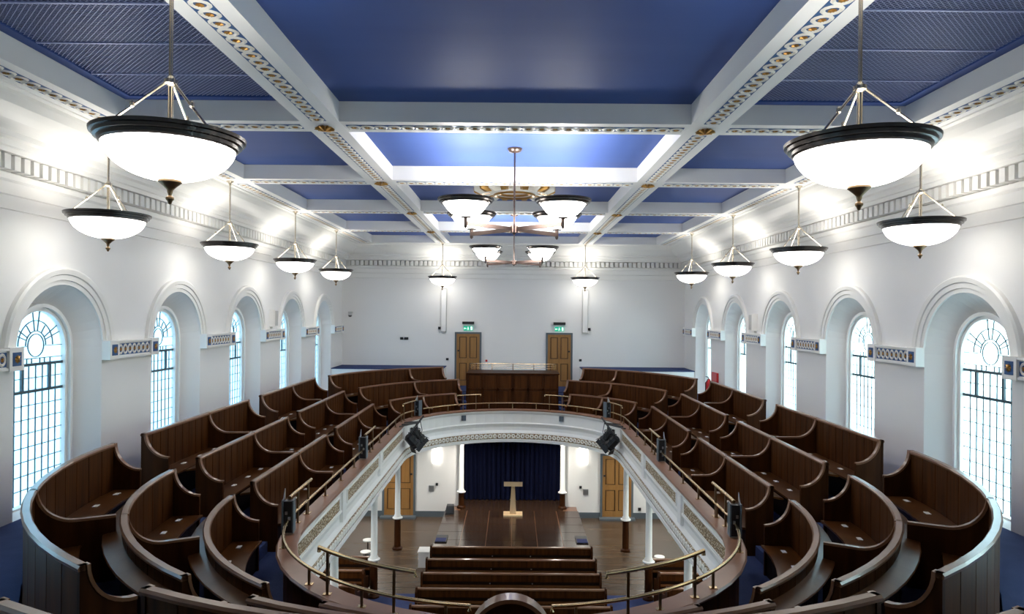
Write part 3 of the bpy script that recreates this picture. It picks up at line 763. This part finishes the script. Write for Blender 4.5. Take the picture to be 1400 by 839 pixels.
for sgn in (-1, 1):
    s = SIDE[sgn]
    for row in (1, 2, 3):
        R = ROWS[row][0]; reach = 0.78 if row < 3 else 0.66; bk = row > 1; rn = ROWN[row]
        a0 = {1: 34.1, 2: 35.1, 3: 36.4}[row]
        pew(row, 'near', sgn, R_(a0), R_(89.4), [(62.8-a0)/(89.4-a0)] if row < 3 else [], 'large near curved dark pew of the %s row on the %s side' % (rn, s), reach, bk)
        pew(row, 'line', sgn, 10.72, 14.93, [0.54], 'nearer straight dark pew of the %s row on the %s side' % (rn, s), reach, bk)
        pew(row, 'line', sgn, 15.70, 19.93, [0.52], 'farther straight dark pew of the %s row on the %s side' % (rn, s), reach, bk)
        th0 = math.asin(1.6/R); xe = {1: 2.5, 2: 1.88, 3: 1.9}[row]; th1 = math.acos(xe/R)
        xd = {1: 3.6, 2: 3.3, 3: 2.9}[row]; dv = (math.acos(xd/R)-th0)/(th1-th0)
        pew(row, 'far', sgn, th0, th1, [dv], 'far curved dark pew of the %s row on the %s side, by the doors' % (rn, s), reach if row < 3 else 0.5, bk)
for row in (0, 1, 2, 3):
    a1 = {0: 27.6, 1: 26.4, 2: 25.4, 3: 25.4}[row]
    pew(row, 'near', 1, R_(-a1), R_(a1), [], 'curved centre pew at the bottom of the view, %s of its rows' % ROWN[row], 0.7, row > 0, True)

# ------------------------------------------------------------------ brass rails on the ledge
RR = 3.17
def spath(sgn, a, b, n):
    """points on the ledge line; parameter: negative = near arc angle from the axis, 0..9.1 straight, >9.1 = far arc"""
    out = []
    for i in range(n+1):
        t = a+(b-a)*i/n
        if t < 0: q = PI/2+t/RR; out.append((sgn*RR*math.sin(q), NC-RR*math.cos(q)))
        elif t <= FC-NC: out.append((sgn*RR, NC+t))
        else: q = (t-(FC-NC))/RR; out.append((sgn*RR*math.cos(q), FC+RR*math.sin(q)))
    return out
def rail(name, sgn, a, b, h, posts, lab, cat, curl=(0, 0), r=0.021):
    n = max(4, int(abs(b-a)/0.15)); p = spath(sgn, a, b, n); z = ZL+h
    t = empty(name, (p[0][0], p[0][1], ZL)); tag(t, lab, cat, 'brass rails on the gallery ledge')
    path = [(x, y, z) for (x, y) in p]
    if curl[0]: path = [(path[0][0], path[0][1], z-0.05)] + path
    if curl[1]: path = path + [(path[-1][0], path[-1][1], z-0.05)]
    MB().tube(path, r, 10).build('handrail', 'brass', t, True)
    for q in posts:
        x, y = spath(sgn, q, q+0.01, 1)[0]
        MB().box(x-0.014, x+0.014, y-0.014, y+0.014, ZL, z-0.01).build('post', 'brassd', t)
        MB().box(x-0.045, x+0.045, y-0.035, y+0.035, ZL, ZL+0.008).build('foot_plate', 'brass', t)
deg = lambda d: -(90-d)*PI/180*RR      # near-arc angle from the centre line -> parameter
fdeg = lambda d: (FC-NC)+d*PI/180*RR
for sgn in (-1, 1):
    s = SIDE[sgn]
    rail('ledge_rail', sgn, deg(7.5), -0.30, 0.19, (deg(12), deg(30), deg(47), deg(72)), 'low brass rail curving round the near %s end of the gallery ledge' % s, 'handrail', (1, 0))
    rail('ledge_rail', sgn, -0.12, 4.42, 0.20, (0.55, 1.6, 2.65, 3.7), 'low brass rail on the %s ledge between the two nearer black boxes' % s, 'handrail')
    rail('ledge_rail', sgn, 4.65, fdeg(22), 0.20, (5.2, 6.3, 7.4, 8.5, 9.4), 'low brass rail on the far straight part of the %s ledge' % s, 'handrail')
    rail('ledge_rail', sgn, fdeg(31), fdeg(56), 0.19, (fdeg(36), fdeg(50)), 'short low brass rail on the far %s curve of the ledge' % s, 'handrail')
    rail('guard_rail', sgn, deg(18), deg(43), 0.48, (deg(22.5), deg(40)), 'raised brass guard rail across the near %s gangway' % s, 'handrail', (1, 1), 0.024)
    rail('guard_rail', sgn, -0.30, 0.78, 0.48, (0.12, 0.62), 'raised brass guard rail above the first black box on the %s' % s, 'handrail', (0, 0), 0.024)
    rail('guard_rail', sgn, 4.65, 5.75, 0.48, (4.75, 5.5), 'raised brass guard rail above the second black box on the %s' % s, 'handrail', (0, 0), 0.024)
    rail('guard_rail', sgn, fdeg(8), fdeg(24), 0.48, (fdeg(10), fdeg(20)), 'raised brass guard rail before the third black box on the %s' % s, 'handrail', (1, 0), 0.02)
    rail('guard_rail', sgn, fdeg(56), fdeg(71), 0.48, (fdeg(60), fdeg(68)), 'raised brass guard rail at the foot of the far %s stairs' % s, 'handrail', (1, 1), 0.02)
n = 20; t = empty('ledge_rail', (0, FC+RR, ZL)); tag(t, 'low brass rail along the middle of the far gallery ledge', 'handrail', 'brass rails on the gallery ledge')
qs = [R_(57+66*i/n) for i in range(n+1)]
MB().tube([(RR*math.cos(q), FC+RR*math.sin(q), ZL+0.19) for q in qs], 0.019, 8).build('handrail', 'brass', t, True)
for d in (60, 76, 90, 104, 120):
    x, y = RR*math.cos(R_(d)), FC+RR*math.sin(R_(d)); MB().box(x-0.013, x+0.013, y-0.013, y+0.013, ZL, ZL+0.18).build('post', 'brass', t)
# black boxes with tilted lids beside the gangways
def rail_box(sgn, par, lab):
    x, y = spath(sgn, par, par+0.01, 1)[0]; x2, y2 = spath(sgn, par+0.05, par+0.06, 1)[0]
    d = Vector((x2-x, y2-y, 0)).normalized(); o = Vector((d.y, -d.x, 0))*(1 if sgn > 0 else -1)
    z0 = ZL+0.02; up = Vector((0, 0, 1)); t = empty('rail_box', (x, y, z0)); tag(t, lab, 'speaker box', 'black boxes on the gallery rail')
    c = Vector((x, y, z0))
    MB().obox(c+up*0.22, d, o, up, 0.055, 0.06, 0.22).build('body', 'black', t)
    for k in (-1, 1): MB().obox(c+up*0.23+o*k*0.072, d, o, up, 0.08, 0.010, 0.23).build('side_plate', 'grey', t)
    tri = [(-0.07, 0.45), (0.06, 0.45), (0.05, 0.60)]
    MB().loft([[tuple(c+d*a+up*b+o*q) for (a, b) in tri] for q in (0.055, 0.067)]).build('lid', 'steel', t)
    for k in (0.12, 0.2, 0.28): MB().obox(c+up*k-d*0.06+o*0.02*(1 if k != 0.2 else -1), d, o, up, 0.012, 0.016, 0.022).build('socket', 'steel', t)
for sgn in (-1, 1):
    s = SIDE[sgn]
    rail_box(sgn, -0.36, 'nearest black box with tilted grey lid on the %s ledge' % s)
    rail_box(sgn, 4.53, 'second black box with tilted grey lid on the %s ledge' % s)
    rail_box(sgn, fdeg(26.5), 'far black box on the %s curve of the ledge above the stage lamps' % s)
# stage lantern clusters
def lanterns(sgn):
    s = SIDE[sgn]; x0, y0 = sgn*2.74, 19.2
    t = empty('stage_light', (x0, y0, -3.9)); tag(t, 'cluster of black stage spotlights bracketed off the %s gallery ledge' % s, 'stage light', 'stage lantern clusters')
    for k, dy in enumerate((-0.75, -0.35, 0.05)):
        MB().tube([(sgn*3.05, y0+dy, ZL+0.03-0.01*k), (sgn*2.62, y0+0.25+0.35*dy, ZL+0.03-0.01*k)], 0.018, 8).build('bracket_arm', 'blackm', t)
    MB().tube([(sgn*2.58, y0+0.55, ZL+0.12), (sgn*2.82, y0-0.35, ZL-0.22)], 0.026, 8).build('bar', 'blackm', t)
    for (dx, dy, dz, tilt) in ((-0.02, 0.22, -0.36, 52), (0.07, -0.12, -0.46, 46)):
        c = Vector((x0+sgn*dx, y0+dy, ZL+dz)); f = Vector((-sgn*0.55, 0.45, 0)).normalized()*math.cos(R_(tilt)) + Vector((0, 0, -math.sin(R_(tilt))))
        f.normalize(); sd = f.cross(Vector((0, 0, 1))).normalized(); u = sd.cross(f)
        bd = MB(); rings = []
        for (q, hw) in ((-0.20, 0.08), (-0.16, 0.13), (0.10, 0.14), (0.12, 0.165), (0.20, 0.165)):
            rings.append([tuple(c+f*q+sd*hw*math.cos(2*PI*j/8+PI/8)+u*hw*math.sin(2*PI*j/8+PI/8)) for j in range(8)])
        b = bd.loft(rings).build('lamp_body', 'black', t)
        MB().obox(c+f*0.205, sd, u, f, 0.10, 0.10, 0.006).build('lens', 'steel', t)
        for (ax, sg) in ((u, 1), (u, -1), (sd, 1), (sd, -1)):
            n2 = (f*0.9+ax*sg*0.35).normalized(); oth = sd if ax is u else u
            MB().obox(c+f*0.25+ax*sg*0.17, n2, oth, n2.cross(oth), 0.06, 0.13, 0.004).build('barn_door', 'blackm', t)
        yk = [tuple(c+sd*0.17), tuple(c+sd*0.17+Vector((0,0,0.20))), tuple(c-sd*0.17+Vector((0,0,0.20))), tuple(c-sd*0.17)]
        for q in range(3): MB().tube([yk[q], yk[q+1]], 0.013, 6).build('yoke', 'blackm', t)
        MB().tube([tuple(c+Vector((0,0,0.2))), tuple(c+Vector((0,0,0.36)))], 0.03, 8).build('clamp', 'blackm', t)
    MB().tube([(x0+sgn*0.1, y0-0.2, ZL-0.1), (x0+sgn*0.12, y0-0.1, ZL-0.3), (x0-sgn*0.1, y0+0.1, ZL-0.42), (x0-sgn*0.16, y0+0.3, ZL-0.25), (x0-sgn*0.1, y0+0.4, ZL-0.02)], 0.011, 6).build('cable', 'black', t)
for sgn in (-1, 1): lanterns(sgn)
# round-headed clock case on the near ledge
ck = empty('clock_case', (0, 6.82, -3.6)); tag(ck, 'round-topped wooden case on the near ledge at the bottom centre', 'clock')
n = 24; cz = -3.215; yy = 6.70
MB().loft([[(0.37*math.cos(PI*k/n), y, cz+0.37*math.sin(PI*k/n)) for k in range(n+1)] for y in (yy, yy+0.10)]).build('back_board', 'wood', ck)
MB().loft([[(r*math.cos(PI*k/n), y, cz+r*math.sin(PI*k/n)) for (r, y) in ((0.37, yy-0.03), (0.41, yy-0.03), (0.41, yy+0.14), (0.37, yy+0.14))] for k in range(n+1)]).build('rim', 'rail', ck, True)

# ------------------------------------------------------------------ far gallery: panelled box, rail, doors
pb = empty('panelled_enclosure', (0, 24.2, -3.4)); tag(pb, 'dark panelled wooden enclosure between the far stairs', 'enclosure')
MB().box(-1.58, 1.58, 23.64, 24.9, -3.4, -2.14).build('body', 'wood', pb)
MB().box(-1.61, 1.61, 23.58, 24.93, -2.14, -2.10).build('top', 'wood', pb)
for i in range(6):
    for j in range(2):
        x0 = -1.58+i*3.16/6; z0 = -3.2+j*0.53
        MB().box(x0+0.06, x0+3.16/6-0.06, 23.612, 23.66, z0+0.05, z0+0.49).build('panel', 'board', pb)
    m_ = MB().box(-1.58+i*3.16/6-0.035, -1.58+i*3.16/6+0.035, 23.60, 23.65, -3.4, -2.14); m_.build('stile', 'wood', pb)
m_ = MB().box(-1.58, 1.58, 23.60, 23.65, -2.70, -2.62); m_.build('mid_rail', 'wood', pb)
tr = empty('brass_rail', (0, 24.85, -2.10)); tag(tr, 'thin brass rail on top of the panelled enclosure between the doors', 'handrail')
for z in (-1.87, -1.95, -2.03): MB().tube([(-1.55, 24.85, z), (1.55, 24.85, z)], 0.012 if z == -1.87 else 0.006, 8).build('bar', 'brass', tr)
for x in (-1.55, -1.47, -0.76, 0.0, 0.76, 1.47, 1.55): MB().box(x-0.013, x+0.013, 24.84, 24.866, -2.10, -1.87).build('post', 'brass', tr)

def door(idx, xc, yf, z0, w, h, hs, label=None):
    d = empty('door_%d' % idx, (xc, yf, z0)); struct(d)
    e = 0.07
    m_ = MB().box(xc-w/2-e, xc-w/2, yf-0.07, yf+0.02, z0, z0+h+e).box(xc+w/2, xc+w/2+e, yf-0.05, yf+0.02, z0, z0+h+e).box(xc-w/2, xc+w/2, yf-0.05, yf+0.02, z0+h, z0+h+e)
    m_.build('door_frame', 'grey', d)
    lf = MB().box(xc-w/2, xc+w/2, yf-0.012, yf+0.02, z0, z0+h).build('leaf', 'oak_groove_shade', d)  # darker leaf paints the shade seen in the panel grooves
    # stiles and rails proud of the leaf
    st = MB(); y0, y1 = yf-0.045, yf-0.008; s_ = 0.10
    for (a, b) in ((xc-w/2, xc-w/2+s_), (xc-0.05, xc+0.05), (xc+w/2-s_, xc+w/2)): MB().box(a, b, y0, y1, z0, z0+h).build('stile', 'oak', d)
    for (a, b) in ((z0, z0+0.20), (z0+h*0.44, z0+h*0.44+0.18), (z0+h-0.11, z0+h)):
        MB().box(xc-w/2+s_, xc-0.05, y0, y1, a, b).build('rail', 'oak', d); MB().box(xc+0.05, xc+w/2-s_, y0, y1, a, b).build('rail', 'oak', d)
    for sx in (-1, 1):
        xm = xc+sx*(w/4-0.025)
        for (a, b) in ((z0+0.20, z0+h*0.44), (z0+h*0.44+0.18, z0+h-0.11)): MB().box(xm-(w/4-0.112), xm+(w/4-0.112), yf-0.030, yf-0.008, a+0.028, b-0.028).build('panel', 'oak', d)
    MB().box(xc+hs*(w/2-0.07)-0.03, xc+hs*(w/2-0.07)+0.03, yf-0.07, yf-0.03, z0+h*0.66, z0+h*0.66+0.06).build('door_handle', 'black', d)
door(1, -1.76, YF-0.005, ZA, 0.90, 2.02, -1); door(2, 1.80, YF-0.005, ZA, 0.90, 2.02, 1)
door(3, -3.97, YL-0.005, ZF+0.06, 1.02, 2.14, 1); door(4, 3.68, YL-0.005, ZF+0.06, 1.02, 2.14, -1)
# door thresholds and skirting of the lower wall
mb = MB()
for (a, b) in ((-A, -4.55), (-3.38, -OW-0.05), (OW+0.05, 3.10), (4.26, A)): mb.box(a, b, YL-0.03, YL, ZF, ZF+0.20)
struct(mb.build('baseboard_far', 'grey'))
for (i, x) in ((1, -3.97), (2, 3.68)): struct(MB().box(x-0.62, x+0.62, YL-0.32, YL-0.0, ZF, ZF+0.06).build('trim_threshold_%d' % i, 'grey'))

# exit signs
for (x, s) in ((-1.76, 'left'), (1.80, 'right')):
    t = empty('exit_sign', (x, YF, -0.72)); tag(t, 'green exit sign with dark lamp bar above the far %s door' % s, 'exit sign', 'exit signs')
    MB().box(x-0.23, x+0.23, YF-0.12, YF, -0.47, -0.37).build('lamp_bar', 'black', t)
    MB().box(x-0.18, x+0.18, YF-0.05, YF-0.02, -0.72, -0.55).build('plate', 'green', t)
    y = YF-0.053
    m_ = MB(); m_.box(x-0.16, x-0.07, y, y+0.004, -0.645, -0.625); m_.add([(x-0.17, y, -0.635), (x-0.125, y, -0.60), (x-0.125, y, -0.67)], [(0, 1, 2)]); m_.build('arrow', 'signw', t)
    m_ = MB(); m_.box(x-0.02, x+0.01, y, y+0.004, -0.60, -0.57).box(x-0.03, x+0.02, y, y+0.004, -0.65, -0.605).box(x-0.04, x-0.02, y, y+0.004, -0.70, -0.65).box(x+0.005, x+0.03, y, y+0.004, -0.69, -0.65); m_.build('running_figure', 'signw', t)
    MB().box(x+0.09, x+0.16, y, y+0.004, -0.705, -0.565).build('door_mark', 'signw', t)
# wall fittings on the far wall
def fitting(name, x0, x1, z0, z1, m, lab, cat, y=YF, d=0.05, extra=None):
    t = empty(name, ((x0+x1)/2, y, z0)); tag(t, lab, cat)
    MB().box(x0, x1, y-d*0.6, y, z0, z1).build('back_box', m, t)
    k = 0.12*min(x1-x0, z1-z0)
    MB().box(x0+k, x1-k, y-d, y-d*0.6, z0+k, z1-k).build('front_plate', extra or m, t)
    return t
for (x, s) in ((-2.72, 'left'), (2.80, 'right')):
    t = empty('column_speaker', (x, YF, -0.80)); tag(t, 'tall slim white column speaker high on the far wall, %s of the doors' % s, 'speaker', 'slim wall speakers')
    MB().box(x-0.11, x+0.11, YF-0.10, YF, -0.80, 0.92).build('body', 'plastic', t)
    MB().box(x-0.09, x+0.09, YF-0.115, YF-0.10, -0.75, 0.88).build('grille', 'wall', t)
    xs = x-0.16 if x < 0 else x+0.16
    MB().box(xs-0.05, xs+0.05, YF-0.09, YF, -0.68, -0.58).build('sensor', 'black', t)
fitting('wall_socket', -4.42, -4.30, -1.10, -1.0, 'black', 'small black socket plate on the far wall, left one of a pair', 'socket')
fitting('wall_socket', -4.26, -4.10, -1.10, -1.0, 'black', 'small black socket plate on the far wall, right one of a pair', 'socket')
fitting('light_switch', -2.62, -2.52, -1.89, -1.80, 'black', 'small black switch beside the far left door', 'switch')
fitting('light_switch', 2.58, 2.68, -1.89, -1.80, 'black', 'small black switch beside the far right door', 'switch')
fitting('alarm_sign', -1.09, -0.99, -1.94, -1.84, 'card', 'small white and red alarm call point by the far left door', 'alarm', extra='red')
fitting('control_panel', -2.92, -2.74, -6.30, -6.10, 'steel', 'square grey control panel on the lower wall left of the curtain', 'panel', YL)
fitting('dimmer_switch', -2.68, -2.60, -6.10, -6.01, 'black', 'small black knob on the lower wall left of the curtain', 'switch', YL)
fitting('control_panel', 2.50, 2.68, -6.38, -6.18, 'steel', 'square grey control panel on the lower wall right of the curtain', 'panel', YL)
fitting('dimmer_switch', 2.37, 2.45, -6.16, -6.07, 'black', 'small black knob on the lower wall right of the curtain', 'switch', YL)
fitting('dimmer_switch', 4.44, 4.54, -6.92, -6.82, 'black', 'small black plate right of the lower right door', 'switch', YL)
# dome camera
t = empty('security_camera', (-6.35, YF-0.15, -0.25)); tag(t, 'small white dome security camera in the far left corner', 'camera')
MB().box(-6.42, -6.28, YF-0.20, YF, -0.10, -0.02).build('bracket', 'plastic', t)
MB().lathe([(0.0, -0.23), (0.05, -0.215), (0.075, -0.17)], 16, (-6.35, YF-0.16, 0)).build('dome', 'black', t, True)
MB().lathe([(0.075, -0.17), (0.08, -0.13), (0.06, -0.10), (0, -0.10)], 16, (-6.35, YF-0.16, 0)).build('housing', 'plastic', t, True)
# white wall speakers between the side windows
for sgn in (-1, 1):
    y = 18.85; x = sgn*A; t = empty('wall_speaker', (x, y, -0.50)); tag(t, 'small white box speaker above an impost on the %s wall' % SIDE[sgn], 'speaker', 'white wall speakers')
    MB().box(x, x-sgn*0.16, y-0.12, y+0.12, -0.45, 0.02).build('body', 'wall', t); MB().box(x-sgn*0.16, x-sgn*0.17, y-0.10, y+0.10, -0.42, -0.01).build('grille', 'plastic', t)
    MB().box(x, x-sgn*0.04, y-0.04, y+0.04, -0.50, -0.45).build('bracket', 'plastic', t)
# fire extinguisher on the right
fx, fy = 6.45, 22.45; t = empty('fire_extinguisher', (fx, fy, -2.87)); tag(t, 'red fire extinguishers standing by the right wall behind the far pews', 'extinguisher')
MB().lathe([(0, -2.86), (0.10, -2.86), (0.105, -2.83), (0.105, -2.30), (0.09, -2.22), (0.04, -2.17), (0.03, -2.12), (0, -2.12)], 16, (fx, fy, 0)).build('cylinder', 'red', t, True)
MB().tube([(fx, fy, -2.12), (fx-0.05, fy-0.02, -2.06), (fx-0.12, fy-0.04, -2.05)], 0.015, 6).build('lever', 'black', t)
MB().tube([(fx-0.03, fy, -2.13), (fx-0.13, fy-0.05, -2.25), (fx-0.13, fy-0.06, -2.6)], 0.014, 6).build('hose', 'black', t)
MB().box(6.62, 6.69, 22.2, 22.75, -2.25, -1.92).build('sign_board', 'red', t)

# ------------------------------------------------------------------ stage, curtain, lectern
sg = empty('stage_platform', (0, 21.6, ZF)); tag(sg, 'low dark wooden stage platform with square panels', 'stage')
SZ = -6.80; SW = 2.29
MB().box(-SW+0.03, SW-0.03, 19.66, YL-0.005, ZF, SZ-0.012).build('base', 'rail', sg)
pm = {}
nx, ny = 6, 5
px_, py_ = 2*SW/nx, (23.45-19.62)/ny
me = MB().box(-px_/2+0.011, px_/2-0.011, -py_/2+0.011, py_/2-0.011, -0.010, 0).mesh('panel', 'stage')
for i in range(nx):
    for j in range(ny):
        inst('panel', me, (-SW+(i+.5)*px_, 19.62+(j+.5)*py_, SZ), sg)
MB().box(-OW+0.01, OW-0.01, 23.455, YL+1.49, SZ-0.035, SZ).build('rear_floor', 'stage', sg)
for sgn in (-1, 1):
    t = empty('stage_step', (sgn*2.1, 20.3, SZ)); tag(t, 'small dark step well in the %s front corner of the stage' % SIDE[sgn], 'step', 'step wells of the stage')
    MB().box(sgn*1.92, sgn*2.27, 20.1, 20.75, SZ, SZ+0.03).build('frame', 'black', t)
    MB().box(sgn*1.95, sgn*2.25, 20.12, 20.45, SZ+0.03, SZ+0.04).build('tread', 'void', t)
# curtain in folds
mb = MB(); n = 140; rings = []
for i in range(n+1):
    x = -OW+2*OW*i/n; y = YL+0.75+0.07*math.sin(i*0.95)+0.03*math.sin(i*0.37+1)
    rings.append([(x, y, SZ+0.02), (x*1.0, y-0.02*math.sin(i*0.5), -5.4), (x, y, -4.24)])
mb.strip(rings)
tag(mb.build('stage_curtain', 'curtain', None, True), 'dark navy velvet curtain closing the stage opening', 'curtain')
# lectern
lx, ly = 0.04, 22.95
t = empty('lectern', (lx, ly, SZ)); tag(t, 'pale oak lectern standing on the stage before the curtain', 'lectern')
MB().box(lx-0.32, lx+0.32, ly-0.24, ly+0.24, SZ, SZ+0.05).build('base', 'oaklight', t)
MB().loft([[(lx-0.11, ly-0.09, SZ+0.05), (lx+0.11, ly-0.09, SZ+0.05), (lx+0.11, ly+0.09, SZ+0.05), (lx-0.11, ly+0.09, SZ+0.05)], [(lx-0.055, ly-0.06, SZ+1.02), (lx+0.055, ly-0.06, SZ+1.02), (lx+0.055, ly+0.06, SZ+1.02), (lx-0.055, ly+0.06, SZ+1.02)]]).build('stem', 'oaklight', t)
MB().loft([[(lx-0.31, ly-0.22, SZ+1.01), (lx+0.31, ly-0.22, SZ+1.01), (lx+0.31, ly-0.22, SZ+1.165), (lx-0.31, ly-0.22, SZ+1.165)], [(lx-0.31, ly+0.22, SZ+0.97), (lx+0.31, ly+0.22, SZ+0.97), (lx+0.31, ly+0.22, SZ+1.04), (lx-0.31, ly+0.22, SZ+1.04)]]).build('desk_top', 'oaklight', t)
# wedge monitor at the back corner of the stage
t = empty('stage_monitor', (-2.05, 23.1, SZ)); tag(t, 'black wedge stage monitor at the back left corner of the stage', 'speaker')
MB().loft([[(-2.25, 22.85, SZ), (-1.95, 22.95, SZ), (-1.95, 23.3, SZ), (-2.25, 23.3, SZ)], [(-2.2, 23.02, SZ+0.26), (-1.96, 23.06, SZ+0.26), (-1.97, 23.28, SZ+0.26), (-2.2, 23.28, SZ+0.26)]]).build('cabinet', 'black', t)
MB().obox((-2.08, 22.96, SZ+0.13), (1, 0.2, 0), (0, 0.5, 0.85), (0.1, -0.85, 0.5), 0.11, 0.10, 0.006).build('grille', 'blackm', t)
# wall sconces of the lower hall
for (x, s) in ((-2.66, 'left'), (2.50, 'right')):
    t = empty('wall_sconce', (x, YL, -5.32)); tag(t, 'glowing rectangular wall sconce %s of the curtain' % s, 'wall light', 'lower wall sconces')
    MB().box(x-0.10, x+0.10, YL-0.03, YL, -5.28, -4.72).build('back_plate', 'plastic', t)
    mb = MB(); n = 10
    mb.loft([[(x-0.15*math.cos(PI*k/n), YL-0.03-0.10*math.sin(PI*k/n), z) for k in range(n+1)] for z in (-5.30, -4.70)]); mb.build('shade', 'sconce', t, True)

# ------------------------------------------------------------------ hall pews
def hall_pew(x0, x1, y, lab, grp, ends=(1, 1)):
    zt = -6.30; t = empty('hall_pew', ((x0+x1)/2, y, ZF)); tag(t, lab, 'pew', grp)
    MB().box(x0, x1, y-0.012, y+0.012, ZF+0.12, zt-0.10).build('back_panel', 'shade_oak', t)  # shade below the band painted into the panel colour
    MB().box(x0, x1, y-0.022, y+0.022, zt-0.20, zt-0.03).build('back_band', 'board', t)
    MB().loft([[(x, y-0.045, zt-0.03), (x, y+0.045, zt-0.03), (x, y+0.04, zt), (x, y-0.04, zt)] for x in (x0, x1)]).build('top_rail', 'rail', t)
    MB().box(x0, x1, y+0.02, y+0.46, zt-0.50, zt-0.465).build('seat', 'seat', t)
    MB().box(x0, x1, y-0.14, y-0.02, zt-0.30, zt-0.275).build('book_ledge', 'seat', t)
    for (x, k) in ((x0, -1), (x1, 1)):
        pr = [(y-0.10, ZF), (y-0.10, zt-0.06), (y-0.05, zt+0.03), (y+0.05, zt+0.03)] + [(y+0.05+0.33*(1-math.cos(q)), zt+0.03-0.32*math.sin(q)) for q in [PI/2*i/6 for i in range(1, 7)]] + [(y+0.46, zt-0.31), (y+0.46, ZF)]
        MB().loft([[(x, a, b) for a, b in pr], [(x+k*0.05, a, b) for a, b in pr]]).build('end_panel', 'wood', t)
    for x in (x0+(x1-x0)*0.38, x0+(x1-x0)*0.62): MB().lathe([(0, -0.01), (0.016, -0.01), (0.016, 0.01), (0, 0.01)], 8, (x, y-0.03, zt-0.24)).build('stud', 'steel', t)
rown = ['front', 'second', 'third', 'fourth', 'fifth', 'sixth', 'seventh']
for i in range(7):
    y = 18.35-0.925*i
    hall_pew(-2.13, 2.13, y, 'wide dark pew of the centre hall block, %s row from the stage' % rown[i], 'centre hall pews')
for sgn in (-1, 1):
    for i in range(5):
        y = 17.55-0.925*i
        a, b = sgn*3.62, sgn*6.3
        hall_pew(min(a, b), max(a, b), y, 'side hall pew under the %s gallery, %s row from the stage' % (SIDE[sgn], rown[i]), 'side hall pews')
# stools
for (x, y, lab) in ((-4.10, 19.2, 'white round stool on the hall floor by the left columns, nearer one'), (-4.25, 20.2, 'white round stool on the hall floor by the left columns, farther one'), (4.12, 19.0, 'white round stool on the hall floor by the right columns')):
    t = empty('stool', (x, y, ZF)); tag(t, lab, 'stool', 'white-topped stools')
    MB().lathe([(0, 0.45), (0.145, 0.45), (0.15, 0.435), (0.145, 0.42), (0, 0.42)], 20, (x, y, ZF)).build('seat', 'card', t, True)
    MB().tube([(x, y, ZF+0.42), (x, y, ZF+0.03)], 0.02, 8).build('pillar', 'blackm', t)
    MB().lathe([(0, 0.0), (0.14, 0.0), (0.13, 0.02), (0.02, 0.035), (0, 0.035)], 20, (x, y, ZF)).build('foot', 'blackm', t, True)
# white box by the stage corner
t = empty('white_box', (-2.45, 19.4, ZF)); tag(t, 'small white box at the left front corner of the stage', 'box')
MB().box(-2.62, -2.33, 19.2, 19.6, ZF, ZF+0.42).build('body', 'card', t); MB().box(-2.64, -2.31, 19.18, 19.62, ZF+0.42, ZF+0.45).build('top', 'card', t)

# unseen fill lamps added in the gallery soffit to brighten the lower hall
def fill_lamp(x, y, lab):
    t = empty('fill_lamp', (x, y, -4.24)); tag(t, lab, 'fill_lamp', 'added fill lamps under the gallery')
    MB().lathe([(0.09, -4.235), (0.12, -4.245), (0.13, -4.222), (0.09, -4.222)], 20, (x, y, 0), closed=True).build('trim_ring', 'white', t, True)
    MB().lathe([(0, -4.23), (0.09, -4.23)], 20, (x, y, 0)).build('lens', 'sconce', t)
    ld = bpy.data.lights.new('lamp', 'AREA'); ld.shape = 'DISK'; ld.size = 0.17; ld.energy = FILL_W; ld.color = (1.0, 0.94, 0.85); ld.spread = R_(150)
    lo = bpy.data.objects.new('lamp', ld); COL.objects.link(lo); lo.parent = t; lo.location = (0, 0, 0)
for sgn in (-1, 1):
    for k, y in enumerate((9.0, 12.4, 15.6, 19.0)): fill_lamp(sgn*5.0, y, 'unseen fill lamp added under the %s gallery, %s from the camera' % (SIDE[sgn], ORD[k]))
    fill_lamp(sgn*4.6, 22.6, 'unseen fill lamp added before the lower %s door' % SIDE[sgn]); fill_lamp(sgn*1.5, 23.0, 'unseen fill lamp added above the %s half of the stage' % SIDE[sgn])
